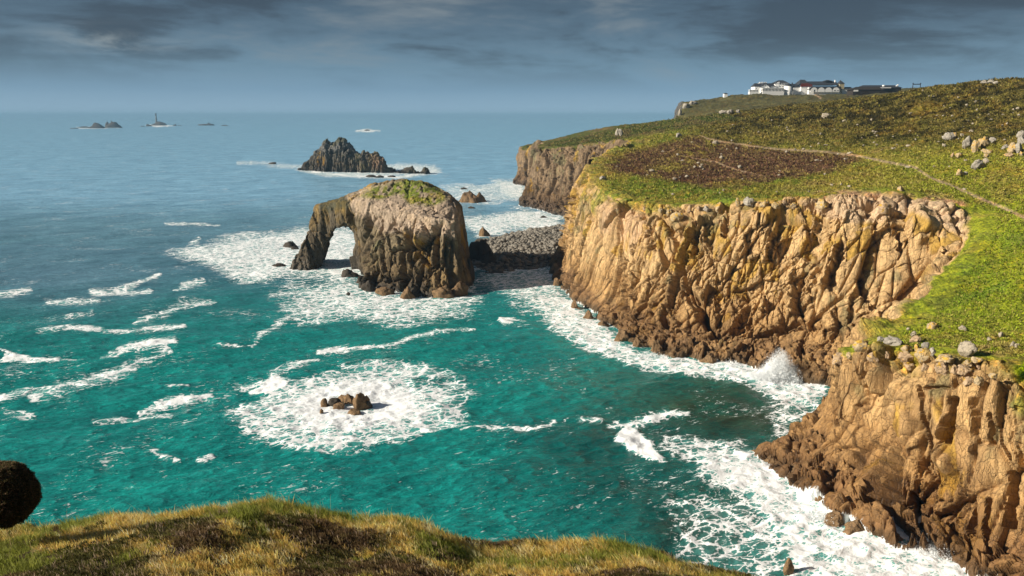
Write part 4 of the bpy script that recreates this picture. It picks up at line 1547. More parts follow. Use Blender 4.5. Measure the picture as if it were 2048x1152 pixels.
sea_rock("sea_rock", 937, 562, 26, 52, 29, M_DARK, "dark steep buttress leaning on the right side of the arch rock", dep=1.2)
sea_rock("sea_rock", 813, 596, 30, 20, 30, M_BROWN, "brown boulder at the foot of the arch rock's central rib")
sea_rock("sea_rock", 1113, 572, 14, 17, 31, M_BROWN, "small brown rock at the corner of the light cliff")
sea_rock("sea_rock", 545, 328, 14, 4, 32, M_DARK, "tiny black rock in the open water left of the serrated island")
sea_rock("sea_rock", 733, 261.5, 9, 2.5, 33, M_DARK, "speck of dark rock in a foam streak beyond the serrated island")
sea_rock("sea_rock", 741, 354, 22, 4, 34, M_DARK, "low black rock in front of the serrated island", dep=.6)
sea_rock("sea_rock", 757, 355, 16, 4, 35, M_DARK, "second low black rock in front of the serrated island", dep=.6)
sea_rock("sea_rock", 783, 354, 14, 4, 36, M_DARK, "small black rock at the right front of the serrated island", dep=.6)
# awash rocks in the ring of foam
sea_rock("sea_rock", 722, 818, 30, 29, 41, M_BROWN, "tallest rounded brown rock in the centre of the foam ring", up=0, planes=10, sharp=.12, dep=1.0)
sea_rock("sea_rock", 700, 808, 20, 17, 42, M_BROWN, "brown rock touching the tallest one on its left in the foam ring", up=0, planes=9, sharp=.1)
sea_rock("sea_rock", 686, 803, 22, 11, 43, M_BROWN, "flat brown rock at the back of the foam ring's rock cluster", up=0, planes=9, sharp=.1)
sea_rock("sea_rock", 668, 813, 24, 14, 44, M_DARK, "dark long rock at the middle left of the foam ring's rock cluster", up=0, planes=9, sharp=.1)
sea_rock("sea_rock", 648, 814, 18, 14, 45, M_BROWN, "leftmost rock of the cluster in the foam ring", up=0, planes=9, sharp=.12)
sea_rock("sea_rock", 680, 818, 22, 10, 46, M_BROWN, "low rock at the front of the foam ring's cluster", up=0, planes=9, sharp=.1)
sea_rock("sea_rock", 706, 828, 26, 9, 47, M_BROWN, "wet rock in front of the tallest rock of the foam ring", up=0, planes=9, sharp=.1)
sea_rock("sea_rock", 736, 816, 14, 12, 48, M_DARK, "dark rock touching the tallest rock on its right in the foam ring", up=0, planes=9, sharp=.1)
sea_rock("sea_rock", 642, 828, 8, 8, 49, M_BROWN, "small rock apart at the lower left of the foam ring's cluster", up=0, planes=9, sharp=.1)
sea_rock("sea_rock", 1577, 1142, 19, 24, 50, M_BROWN, "single brown rock standing in the surf at the bottom right", planes=9, sharp=.06)
# skerries at the foot of the light cliff
for k_, (px, py, w, h, lab) in enumerate([
        (1150, 618, 20, 14, "small wet rock at the left foot of the light cliff"), (1178, 640, 24, 14, "wet brown rock under the green buttress of the light cliff"),
        (1208, 655, 22, 12, "low rock between two clefts at the foot of the light cliff"), (1246, 684, 30, 20, "brown block at the cliff foot where the surf band widens"),
        (1278, 694, 30, 18, "broad wet block at the foot of the light cliff, left of centre"), (1315, 706, 28, 22, "pointed wet rock at the centre foot of the light cliff"),
        (1350, 714, 26, 16, "dark wet rock beside small spray at the light cliff's foot"), (1420, 727, 30, 15, "wave-washed rock under the dark cleft of the light cliff"),
        (1520, 908, 26, 8, "flat wet slab off the tip of the near promontory"), (1545, 930, 40, 16, "brown ledge at the tip of the near promontory"),
        (1590, 962, 50, 26, "broken brown ledge on the seaward foot of the near promontory"), (1640, 1005, 44, 24, "wet block under the run-off on the near promontory's foot"),
        (1668, 1048, 40, 26, "brown block with white water running off it at the promontory foot"), (1720, 1066, 50, 24, "wet shelving block at the foot of the near promontory, right of the run-off"),
        (1650, 960, 60, 34, "broad angular brown block on the promontory's sloping ledge"), (1690, 1000, 56, 30, "angular brown block higher on the promontory ledge, above the run-off"),
        (1735, 1035, 60, 34, "dark joint-sided block between the run-off and the main cleft"), (1610, 925, 56, 26, "low reddish block near the tip of the promontory ledge"),
        (1790, 1078, 34, 16, "small wet rock where the promontory's dark cleft meets the surf")]):
    sea_rock("shore_rock", px, py, w, h, 60 + k_, M_BROWN, lab, "shore rock", planes=12, sharp=.03, sub=5)

# reef and lighthouse far out ---------------------------------------------
for k_, (px, py, w, h, lab, cat) in enumerate([
        (193, 256.5, 30, 9.5, "long dark reef islet left of the lighthouse, its broad left hump", "islet"),
        (222, 255.5, 32, 10, "dark reef islet left of the lighthouse, its right end under two knobs", "islet"),
        (214, 254.5, 9, 9, "left knob on the two-knobbed reef islet", "islet"), (225, 254.5, 9, 12, "taller right knob on the two-knobbed reef islet", "islet"),
        (164, 255.5, 20, 3, "low reef rock just left of the broad humped islet", "reef"), (148, 257, 18, 1.8, "flattest, leftmost reef rock on the horizon", "reef"),
        (318, 251, 30, 6.5, "dark islet under the lighthouse", "islet"), (297, 252.5, 12, 4, "small dark rock just left of the lighthouse islet", "reef"),
        (284, 253, 8, 1.6, "flat rock second to the left of the lighthouse islet", "reef"), (349, 251.5, 7, 3, "small rock just right of the lighthouse islet", "reef"),
        (360, 251.3, 8, 1.2, "flat speck of reef right of the lighthouse islet", "reef"),
        (412, 250.8, 30, 4, "long low islet well right of the lighthouse", "islet"), (417, 250.3, 10, 5, "raised block on the long low islet right of the lighthouse", "islet"),
        (450, 251.6, 12, 1.8, "small flat reef rock at the far right of the lighthouse reef", "reef")]):
    sea_rock("reef_rock", px, py, w, h, 80 + k_, M_DARK, lab, cat, dep=.5, sub=3, rough=.2)

LP = Wp(313.5, 250.3)
LD = LP[1]
lm = mpp(LD)


def lathe(prof, n=24):
    V = [(r * math.cos(2 * math.pi * k_ / n), r * math.sin(2 * math.pi * k_ / n), z_) for r, z_ in prof for k_ in range(n)]
    Fq = [(i * n + k_, i * n + (k_ + 1) % n, (i + 1) * n + (k_ + 1) % n, (i + 1) * n + k_) for i in range(len(prof) - 1) for k_ in range(n)]
    Fq.append(tuple(range(n))[::-1])
    Fq.append(tuple((len(prof) - 1) * n + k_ for k_ in range(n)))
    return V, Fq


lh = thing("lighthouse", (LP[0], LD, 4.5 * lm), "grey stone lighthouse tower with a dark lantern, on its islet on the horizon", "lighthouse")
zt = 15.0 * lm


def lpart(name, prof, mat, parent=lh):
    V, Fq = lathe(prof)
    return mesh_obj(name, V, Fq, mat, True, parent)


lpart("tower", [(3.1 * lm, -2 * lm), (2.6 * lm, 1.2 * lm), (2.0 * lm, 4 * lm), (1.55 * lm, 9 * lm), (1.4 * lm, zt)], M_GREYSTONE)
lpart("gallery", [(1.4 * lm, zt), (2.1 * lm, zt + .3 * lm), (2.1 * lm, zt + .8 * lm), (1.5 * lm, zt + .8 * lm)], M_GREYSTONE)
lpart("lantern", [(1.3 * lm, zt + .8 * lm), (1.3 * lm, zt + 2.8 * lm)], M_LANTERN)
lpart("lantern_roof", [(1.5 * lm, zt + 2.8 * lm), (1.4 * lm, zt + 3.3 * lm), (.3 * lm, zt + 4.0 * lm)], M_LANTERN)
hp_ = lpart("helipad", [(2.3 * lm, zt + 4.05 * lm), (2.3 * lm, zt + 4.6 * lm)], M_LANTERN)


# ---------------------------------------------------------------- buildings on the far hill
class MBx:
    def __init__(s):
        s.V, s.F = [], []

    def box(s, a, b):
        k_ = len(s.V)
        (x0, y0, z0), (x1, y1, z1) = a, b
        s.V += [(x0, y0, z0), (x1, y0, z0), (x1, y1, z0), (x0, y1, z0), (x0, y0, z1), (x1, y0, z1), (x1, y1, z1), (x0, y1, z1)]
        s.F += [tuple(k_ + i for i in f) for f in ((3, 2, 1, 0), (4, 5, 6, 7), (0, 1, 5, 4), (1, 2, 6, 5), (2, 3, 7, 6), (3, 0, 4, 7))]
        return s

    def prism(s, poly, y0, y1):
        """polygon in x,z extruded in y"""
        k_, n = len(s.V), len(poly)
        s.V += [(x_, y0, z_) for x_, z_ in poly] + [(x_, y1, z_) for x_, z_ in poly]
        s.F += [tuple(k_ + i for i in range(n)), tuple(k_ + n + i for i in range(n))[::-1]]
        s.F += [(k_ + i, k_ + n + i, k_ + n + (i + 1) % n, k_ + (i + 1) % n) for i in range(n)]
        return s

    def hip(s, x0, x1, y0, y1, z0, z1, rx0, rx1, ov=0.0):
        k_ = len(s.V)
        ym = (y0 + y1) / 2
        s.V += [(x0 - ov, y0 - ov, z0), (x1 + ov, y0 - ov, z0), (x1 + ov, y1 + ov, z0), (x0 - ov, y1 + ov, z0), (rx0, ym, z1), (rx1, ym, z1)]
        s.F += [(k_, k_ + 1, k_ + 5, k_ + 4), (k_ + 2, k_ + 3, k_ + 4, k_ + 5), (k_ + 1, k_ + 2, k_ + 5), (k_ + 3, k_, k_ + 4), (k_ + 3, k_ + 2, k_ + 1, k_)]
        return s

    def build(s, name, mat, parent=None):
        return mesh_obj(name, s.V, s.F, mat, False, parent)


DH = 880.0


def hx(px, D=DH):
    return float(ray(px, 185, D)[0])


def hz(py, D=DH):
    return float(ray(1600, py, D)[2])


def windows(parent, rects, yf, D=DH):
    """each (px0,px1,py0,py1) a separate window: dark pane in a white frame standing proud"""
    for a, b, c_, d in rects:
        f_ = MBx()
        x0, x1, z0, z1 = hx(a, D), hx(b, D), hz(d, D), hz(c_, D)
        w_ = (x1 - x0) * .12
        f_.box((x0 - w_, yf - .10, z0 - w_), (x1 + w_, yf - .001, z0))
        f_.box((x0 - w_, yf - .10, z1), (x1 + w_, yf - .001, z1 + w_))
        f_.box((x0 - w_, yf - .10, z0), (x0, yf - .001, z1))
        f_.box((x1, yf - .10, z0), (x1 + w_, yf - .001, z1))
        o_ = f_.build("window", M_WHITE, parent)
        MBx().box((x0, yf - .06, z0), (x1, yf - .002, z1)).build("pane", M_GLASS, o_)


GZ = 70.0
h1 = thing("hotel_wing", (0, 0, 0), "white gabled hotel wing with slate roof at the left end of the clifftop buildings", "building")
Y0 = DH
m_ = MBx().box((hx(1509), Y0, GZ), (hx(1551), Y0 + 14, hz(173)))
m_.prism([(hx(1520), hz(186)), (hx(1537), hz(186)), (hx(1537), hz(174.5)), (hx(1528.5), hz(167)), (hx(1520), hz(174.5))], Y0 - 2.5, Y0 + 7)
m_.build("wall", M_WHITE, h1)
rf = MBx().hip(hx(1508.5), hx(1551), Y0, Y0 + 14, hz(173), hz(166), hx(1511.5), hx(1551), .3)
zz = .5
rf.prism([(hx(1518.6), hz(174.9)), (hx(1528.5), hz(166.2)), (hx(1538.4), hz(174.9)), (hx(1538.4), hz(174.0)), (hx(1528.5), hz(165.2)), (hx(1518.6), hz(174.0))][::-1], Y0 - 3.2, Y0 + 7.2)
rf.build("roof", M_SLATE, h1)
windows(h1, [(1523.3, 1524.5, 170.6, 172.4), (1527.3, 1529, 169.6, 171.6), (1531, 1532.2, 170.6, 172.4), (1523, 1524.2, 175, 177), (1532, 1533.2, 174.8, 176.6)], Y0 - 2.5)
windows(h1, [(1545, 1546.4, 175.5, 177.3), (1512, 1513.2, 175.5, 177.5)], Y0)
h1b = thing("roof_turret", (0, 0, 0), "small white castellated lookout rising behind the gabled hotel wing", "turret")
m_ = MBx().box((hx(1527), Y0 + 16, GZ), (hx(1541.5), Y0 + 24, hz(164.5)))
for a in (1527, 1530, 1533, 1536.4, 1539.6):
    m_.box((hx(a), Y0 + 16, hz(164.5)), (hx(a + 1.6), Y0 + 17, hz(162.6)))
m_.build("wall", M_WHITE, h1b)

h2 = thing("hotel_block", (0, 0, 0), "tall white hotel block with dark hipped roof in the middle left of the buildings", "building")
MBx().box((hx(1549.5), Y0 + 1, GZ), (hx(1577), Y0 + 17, hz(166))).prism([(hx(1549.5), hz(173)), (hx(1558), hz(173)), (hx(1558), hz(163.5)), (hx(1554), hz(165))], Y0 + .6, Y0 + 1).build("wall", M_WHITE, h2)
MBx().hip(hx(1548.5), hx(1578.5), Y0 + 1, Y0 + 17, hz(167), hz(159.8), hx(1560.5), hx(1570), .6).build("roof", M_SLATE, h2)
windows(h2, [(1554.5, 1556, 166.6, 168), (1559.3, 1560.8, 166.6, 168), (1554.3, 1556, 172, 174), (1559.3, 1561, 171.8, 174.2), (1564.5, 1566.5, 168, 169.6), (1564, 1566.3, 172.6, 174.2), (1571, 1572.4, 170, 172)], Y0 + 1)
MBx().box((hx(1560), Y0 - .2, hz(171.3)), (hx(1568.5), Y0 + 1, hz(170.8))).box((hx(1560), Y0 - .2, hz(175.6)), (hx(1568.5), Y0 + 1, hz(175.0))).build("balcony", M_WHITE, h2)

h3 = thing("sun_lounge", (0, 0, 0), "long white glazed sun lounge running in front of the hotel block", "conservatory")
ys = Y0 - 9
x0, x1 = hx(1525, 871), hx(1568, 871)
MBx().box((x0, ys, GZ), (x1, ys + 6, hz(182.6, 871))).box((x0, ys, hz(178.2, 871)), (x1, ys + 6, hz(176.8, 871))).build("wall", M_WHITE, h3)
MBx().prism([(x0 - .4, hz(176.8, 871)), (x1 + .4, hz(176.8, 871)), (x1 - 1, hz(175.8, 871)), (x0 + 1, hz(175.8, 871))], ys - .3, ys + 6.3).build("roof", M_WHITE, h3)
for k_ in range(15):
    a = 1525.3 + k_ * 2.85
    MBx().box((hx(a, 871), ys, hz(182.6, 871)), (hx(a + .6, 871), ys + .3, hz(178.2, 871))).build("mullion", M_WHITE, h3)
MBx().box((x0 + .3, ys + .32, hz(182.6, 871)), (x1 - .3, ys + .9, hz(178.2, 871))).build("glazing", M_GLASS, h3)
h4 = thing("garden_room", (0, 0, 0), "low glazed garden room at the far left end of the hotel", "conservatory")
x0, x1 = hx(1499, 871), hx(1517, 871)
MBx().box((x0, ys, GZ), (x1, ys + 5, hz(183, 871))).box((x0, ys, hz(180.6, 871)), (x1, ys + 5, hz(179.4, 871))).build("wall", M_WHITE, h4)
for k_ in range(7):
    a = 1499.2 + k_ * 2.8
    MBx().box((hx(a, 871), ys, hz(183, 871)), (hx(a + .6, 871), ys + .3, hz(180.6, 871))).build("mullion", M_WHITE, h4)
MBx().box((x0 + .3, ys + .32, hz(183, 871)), (x1 - .3, ys + .9, hz(180.6, 871))).build("glazing", M_GLASS, h4)

h5 = thing("round_tower", (hx(1578, 872), 876, 0), "squat round white tower with a dark conical roof beside the hotel block", "tower")
rr = (hx(1586.5, 872) - hx(1571, 872)) / 2
for nm, prof, mt in (("wall", [(rr, GZ), (rr, hz(171, 872))], M_WHITE), ("roof", [(rr + .5, hz(171.2, 872)), (rr * .45, hz(168, 872)), (.1, hz(166.3, 872))], M_SLATE)):
    V_, F_ = lathe(prof)
    mesh_obj(nm, V_, F_, mt, True, h5)

h6 = thing("link_building", (0, 0, 0), "low white link building with dark roof between round tower and great hall", "building")
MBx().box((hx(1587), Y0 + 2, GZ), (hx(1602), Y0 + 14, hz(174))).build("wall", M_WHITE, h6)
r6 = MBx().hip(hx(1578), hx(1602), Y0 + 2, Y0 + 14, hz(174.2), hz(167.2), hx(1582), hx(1598), .3).build("roof", M_SLATE, h6)
MBx().box((hx(1587.6), Y0 + 7, hz(168)), (hx(1588.9), Y0 + 9, hz(164.6))).build("chimney", M_SLATE, r6)

h7 = thing("great_hall", (0, 0, 0), "long hall with big slate roof, red gable cladding and white walls", "building")
MBx().box((hx(1601), Y0 - 1, GZ), (hx(1676), Y0 + 20, hz(173.6))).build("wall", M_WHITE, h7)
MBx().prism([(hx(1598), hz(173.5)), (hx(1624), hz(173.5)), (hx(1622), hz(169)), (hx(1612), hz(166)), (hx(1601), hz(167))], Y0 - 1.4, Y0 - 1.02).build("gable_cladding", M_REDWALL, h7)
r7 = MBx().hip(hx(1596), hx(1676), Y0 - 1, Y0 + 20, hz(170), hz(162), hx(1606), hx(1676), .3)
r7.hip(hx(1597), hx(1618), Y0 - 1.5, Y0 + 18, hz(168.5), hz(158.8), hx(1604), hx(1613))
r7.hip(hx(1652), hx(1668), Y0 + 4, Y0 + 16, hz(161.9), hz(159), hx(1658), hx(1662))
r7.build("roof", M_SLATE, h7)
h8 = thing("arcade", (0, 0, 0), "white arcade with four arched bays and a dark roof in front of the great hall", "arcade")
xa, xb = hx(1618, 872), hx(1681, 872)
MBx().box((xa, 872, GZ), (xb, 877, hz(183.6, 872))).box((xa, 873.5, hz(183.6, 872)), (xb, 877, hz(174.4, 872))).build("wall", M_WHITE, h8)
rr8 = MBx()
rr8.prism([(xa - .5, hz(178.5, 872)), (xa + 3.5, hz(172.6, 872)), (xb - 1, hz(172.6, 872)), (xb + .5, hz(175.5, 872)), (xb + .5, hz(176.4, 872)), (xa - .5, hz(179, 872))][::-1], 871.2, 877.4)
rr8.build("roof", M_SLATE, h8)
for c_ in (1628, 1642.5, 1657, 1672):
    rad = hx(c_ + 6.6, 871) - hx(c_, 871)
    zt_ = hz(181.5, 871)
    arc = [(hx(c_, 871) + rad * math.cos(a), zt_ + rad * math.sin(a) * .98) for a in np.linspace(0, math.pi, 15)]
    arc += [(hx(c_, 871) - rad, hz(184.2, 871)), (hx(c_, 871) + rad, hz(184.2, 871))]
    MBx().prism(arc[::-1], 870.9, 871.19).build("arched_bay", M_WHITE, h8)
windows(h8, [(1667, 1671.2, 180.4, 182), (1674, 1677, 180.4, 182), (1627, 1629.4, 179.2, 184)], 870.9, 871)
h9 = thing("pointed_tower", (0, 0, 0), "small pale yellow tower with pointed slate roof at the right end of the great hall", "tower")
MBx().box((hx(1676.5), Y0 - 2, GZ), (hx(1686), Y0 + 6, hz(167))).build("wall", M_STONEY, h9)
MBx().hip(hx(1676.3), hx(1686.4), Y0 - 2, Y0 + 6, hz(167.4), hz(160.2), hx(1680.2), hx(1680.5), .3).build("roof", M_SLATE, h9)
MBx().box((hx(1672.5), Y0 + 6, hz(164)), (hx(1673.9), Y0 + 8, hz(159.6))).build("flue", M_WHITE, h9)
h10 = thing("low_annex", (0, 0, 0), "low white annex under a long dark roof right of the pointed tower", "building")
MBx().box((hx(1681), Y0 - 3, GZ), (hx(1706), Y0 + 8, hz(178.6))).build("wall", M_WHITE, h10)
MBx().hip(hx(1680), hx(1705), Y0 - 3, Y0 + 8, hz(179), hz(173.8), hx(1680.5), hx(1702), .3).build("roof", M_SLATE, h10)

DJ = 760.0
h11 = thing("exhibition_shed", (0, 0, 0), "long low dark-roofed shed behind the hill, left of the timber gateway", "building")
MBx().box((hx(1706, DJ), DJ, GZ - 4), (hx(1762, DJ), DJ + 14, hz(179, DJ))).build("wall", M_TIMBER, h11)
MBx().box((hx(1707, DJ), DJ - .3, hz(183, DJ)), (hx(1716, DJ), DJ - .01, hz(179.6, DJ))).build("end_panel", M_WHITE, h11)
MBx().hip(hx(1704, DJ), hx(1768, DJ), DJ, DJ + 16, hz(179.4, DJ), hz(173.0, DJ), hx(1719, DJ), hx(1764, DJ), .4).build("roof", M_TIMBER, h11)
h12 = thing("visitor_hall", (0, 0, 0), "wide grey-roofed hall with a white fascia on the skyline left of the gateway", "building")
MBx().box((hx(1745, DJ), DJ + 20, GZ - 4), (hx(1822, DJ), DJ + 36, hz(173.6, DJ))).build("wall", M_TIMBER, h12)
MBx().hip(hx(1741, DJ), hx(1824, DJ), DJ + 20, DJ + 36, hz(174, DJ), hz(168.2, DJ), hx(1750, DJ), hx(1816, DJ), .4).build("roof", M_SLATE, h12)
MBx().box((hx(1775, DJ), DJ + 18.6, hz(175, DJ)), (hx(1800, DJ), DJ + 19.5, hz(173.2, DJ))).build("fascia", M_WHITE, h12)
MBx().box((hx(1784.5, DJ), DJ + 19, hz(171, DJ)), (hx(1787.2, DJ), DJ + 22, hz(168.4, DJ))).build("dormer", M_WHITE, h12)
MBx().prism([(hx(1809, DJ), hz(171, DJ)), (hx(1813, DJ), hz(171, DJ)), (hx(1814.5, DJ), hz(167, DJ)), (hx(1813, DJ), hz(167, DJ))][::-1], DJ + 18, DJ + 19.4).build("gablet", M_WHITE, h12)

DG = 455.0
h13 = thing("timber_gateway", (0, 0, 0), "dark timber gateway of two posts and a beam on the skyline", "gateway")
for a in (1824.6, 1839.6):
    MBx().box((hx(a - .45, DG), DG, 62), (hx(a + .45, DG), DG + .3, hz(166, DG))).build("post", M_TIMBER, h13)
    MBx().box((hx(a - .9, DG), DG - .2, hz(166.9, DG)), (hx(a + .9, DG), DG + .5, hz(165.9, DG))).build("post_cap", M_TIMBER, h13)
MBx().box((hx(1824.4, DG), DG - .02, hz(169.2, DG)), (hx(1839.8, DG), DG + .32, hz(167.6, DG))).build("beam", M_TIMBER, h13)
h14 = thing("lookout_hut", (0, 0, 0), "tiny white hut with dark roof alone on the slope left of the hotel", "hut")
DK = 868.0
MBx().box((hx(1448.6, DK), DK, 66), (hx(1455.6, DK), DK + 5, hz(187.2, DK))).build("wall", M_WHITE, h14)
MBx().hip(hx(1448.6, DK), hx(1455.6, DK), DK, DK + 5, hz(187.3, DK), hz(185.6, DK), hx(1450.5, DK), hx(1454, DK), .3).build("roof", M_SLATE, h14)

# ---------------------------------------------------------------- boulders lying on the turf (seated by casting rays onto the ground)
bpy.context.view_layer.update()
DG_ = bpy.context.evaluated_depsgraph_get()


def seat(px, py):
    d = ray(px, py, 1.0) - np.array([0, 0, HC])
    d = Vector(d).normalized()
    ok, loc, nor, idx, ob, _ = SC.ray_cast(DG_, Vector((0, 0, HC)), d)
    return (np.array(loc), ob.name) if ok else (on_land(px, py), '')


SEAT = {}


def boulder(px, py, w, h, kind, label, group=None, seed=0, rz=0.0, planes=11, sharp=.07):
    """(px,py) centre of the boulder in the photo, w,h its size in pixels"""
    loc, obn = seat(px, py + h * .42)
    m = mpp(loc[1])
    ww, hh = w * m / 2, h * m / 2
    mat = {'g': M_BGREY, 't': M_BTAN, 'y': M_BYEL, 'p': M_BPALE}[kind]
    sink = .62 * hh
    SEATS.append(((loc[0], loc[1] + ww * .35, loc[2] + sink), (ww * 1.05, ww * .9, hh * 1.15), seed, mat, label, group, rz, planes, sharp))


SEATS = []
NB = [
    (1728, 688, 32, 28, 'y', "big yellow-lichened boulder at the left end of the promontory's boulder row"),
    (1787, 682, 36, 22, 'g', "long grey cracked boulder on the grass behind the promontory edge"),
    (1762, 678, 17, 13, 'g', "small grey boulder left of the long cracked one"),
    (1834, 678, 24, 15, 't', "flat tan boulder on the grass above the yellow pair"),
    (1852, 689, 15, 14, 'g', "small round grey boulder right of the flat tan one"),
    (1815, 697, 20, 22, 'y', "upright yellow boulder, left one of the yellow pair at the edge"),
    (1834, 695, 13, 16, 'y', "upright bright yellow boulder, right one of the yellow pair at the edge"),
    (1845, 709, 25, 21, 'y', "squat yellow and grey boulder below the yellow pair"),
    (1866, 702, 16, 15, 'g', "grey boulder alone at the edge right of the yellow pair"),
    (1814, 715, 28, 20, 't', "tan boulder under the left yellow boulder"),
    (1823, 733, 30, 24, 't', "rounded tan boulder bulging from the top of the near cliff"),
    (1850, 734, 16, 18, 't', "narrow tan block right of the bulging tan boulder"),
    (1892, 719, 38, 17, 'y', "wide flat boulder covered in orange lichen at the cliff edge"),
    (1887, 736, 28, 24, 't', "tan boulder directly under the wide orange one"),
    (1935, 700, 44, 33, 'p', "largest pale grey-pink boulder, lying on the grass above the near cliff"),
    (1955, 719, 28, 13, 'y', "small flat orange boulder below the largest pale one"),
    (1956, 733, 18, 15, 't', "tan block beneath the small flat orange boulder"),
    (1931, 740, 30, 23, 't', "broad tan boulder below the largest pale one at the cliff edge"),
    (1937, 726, 17, 12, 'y', "thin yellow boulder wedged under the largest pale one"),
    (1909, 737, 17, 20, 't', "three-sided tan block between two broad boulders at the cliff edge"),
    (1869, 651, 23, 18, 'y', "lone orange-patched boulder in the grass above the boulder row"),
    (1828, 667, 13, 10, 'p', "pale slanting stone above the flat tan boulder"),
    (1817, 658, 9, 7, 'p', "tiny pale stone upslope of the slanting one"),
    (1927, 655, 15, 10, 'p', "white split stone in the grass above the largest boulder"),
    (2002, 669, 10, 11, 'p', "small white stone in the grass near the right edge, upper one"),
    (1979, 678, 10, 9, 'p', "round pale stone in the grass right of the largest boulder"),
    (2026, 688, 11, 13, 'p', "left one of two upright pale stones near the right edge"),
    (2035, 690, 9, 12, 'p', "right one of two upright pale stones near the right edge"),
    (1961, 760, 21, 20, 'y', "square orange-topped block on the near cliff's top ledge"),
    (1989, 752, 18, 16, 'y', "orange-capped block at the right of the near cliff's top ledge"),
    (1938, 762, 22, 15, 't', "long tan block lying on the near cliff's top ledge"),
    (1680, 716, 28, 26, 't', "tan block at the outer tip of the promontory top"),
    (1702, 710, 20, 16, 'y', "yellow block next to the tip of the promontory top"),
    (1748, 716, 22, 20, 't', "tan block below the big yellow-lichened boulder"),
    (1775, 708, 18, 14, 't', "tan stone below the long grey cracked boulder"),
    (1898, 272, 20, 17, 'g', "upright square grey outcrop at the upper left of the hillside rocks"),
    (1910, 272, 9, 14, 'y', "narrow yellow slab leaning on the upper left hillside outcrop"),
    (1889, 290, 8, 9, 'p', "small pale stone below the upper left hillside outcrop"),
    (1924, 270, 9, 7, 'p', "small pale stone right of the upper left hillside outcrop"),
    (1934, 284, 22, 22, 'g', "broad split grey outcrop in the middle of the hillside rocks"),
    (1953, 290, 15, 28, 'y', "tall stacked yellow pillar rock in the middle of the hillside rocks"),
    (1971, 283, 24, 24, 'y', "bulky lichened outcrop right of the stacked pillar rock"),
    (1987, 279, 12, 11, 'g', "grey rock at the right shoulder of the bulky outcrop"),
    (1906, 309, 9, 9, 't', "round tan stone below the hillside rocks, left of a pair"),
    (1917, 309, 11, 11, 'y', "yellowish stone below the hillside rocks, right of a pair"),
    (1975, 302, 19, 11, 'y', "low orange-spotted rock below the bulky outcrop"),
    (1973, 311, 12, 8, 'y', "small orange stone under the low spotted rock"),
    (2024, 296, 19, 20, 'y', "orange-spotted round rock in the right-hand hillside cluster"),
    (2011, 294, 13, 11, 'g', "grey rock at the left of the right-hand hillside cluster"),
    (2037, 295, 12, 18, 'g', "dark grey slab at the right of the right-hand hillside cluster"),
    (2020, 310, 16, 10, 't', "tan stone under the right-hand hillside cluster"),
    (2044, 307, 9, 9, 'y', "small orange stone at the frame's edge beside the hillside cluster"),
    (1954, 330, 27, 18, 'g', "wide grey rock lowest of the hillside rocks"),
    (1973, 322, 12, 11, 'p', "pale stone at the upper right of the wide grey rock"),
    (1966, 331, 9, 9, 't', "tan stone touching the wide grey rock on its right"),
    (1921, 344, 14, 14, 'y', "tilted pale and orange stone lower left of the wide grey rock"),
    (1931, 346, 9, 10, 'g', "grey stone beside the tilted orange one"),
    (2045, 268, 16, 18, 'g', "big greenish-grey rock cut by the right edge of the photo, upper block"),
    (2044, 282, 20, 16, 'g', "greenish-grey rock cut by the right edge of the photo, lower block"),
    (1801, 377, 12, 11, 'y', "pale yellowish rock standing above the eroded cliff top"),
    (1655, 230, 19, 10, 'p', "large pale rock on the brown hillside below the hotel"),
    (1236, 264, 12, 12, 'g', "left rock of the grey tor on the second headland"), (1242, 265, 12, 15, 'g', "right, taller rock of the grey tor on the second headland"),
    (1357, 270, 11, 10, 'g', "grey rock at the top left corner of the heather patch"),
    (1968, 164, 12, 6, 'g', "left rock of the low tor on the right skyline"), (1982, 163, 16, 8, 'g', "middle rock of the low tor on the right skyline"),
    (1994, 165, 10, 5, 'g', "right rock of the low tor on the right skyline"),
    (1818, 334, 14, 6, 'p', "white stone beside the bend of the footpath"), (1931, 378, 9, 4, 'p', "pale stone above the lower footpath"),
    (1846, 181, 4, 4, 'p', "small stone on the skyline right of the timber gateway"), (1700, 306, 12, 5, 'p', "pale slab by the path at the right end of the heather"),
    (1634, 320, 8, 4, 'p', "pale stone on the heather's right part"), (1444, 314, 10, 7, 'p', "pale stone on the heather's centre"),
    (1480, 334, 9, 7, 'p', "pale stone by the faint path in the heather"), (1431, 284, 12, 6, 'p', "pale stone beside the path above the heather"),
    (1374, 352, 10, 5, 'p', "pale stone at the lower edge of the heather"), (1350, 357, 9, 5, 'p', "pale stone on the grass just below the heather's left part"),
    (1305, 340, 12, 5, 'p', "pale flat stone on the left part of the heather"), (1403, 333, 9, 4, 'p', "pale stone left of the faint path in the heather"),
    (1346, 388, 8, 4, 'p', "pale stone on the green turf above the light cliff"), (1205, 355, 13, 10, 'g', "dark grey rock on the green shoulder of the light cliff"),
    (1448, 224, 14, 9, 'g', "left rock of the pale crag line on the far hill"), (1462, 223, 14, 9, 'g', "middle rock of the pale crag line on the far hill"),
    (1477, 222, 12, 7, 'g', "right rock of the pale crag line on the far hill"),
    (1372, 211, 14, 12, 'g', "upper block of the far dark cliff's jagged top"), (1385, 205, 16, 9, 'g', "topmost block of the far dark cliff"),
    (1360, 225, 8, 14, 'g', "pinnacle at the seaward edge of the far dark cliff"),
]
for k_, (px, py, w, h, kd, lab) in enumerate(NB):
    boulder(px, py, w, h, kd, lab, None, 700 + k_ % 40, (k_ * 1.7) % 6.28)
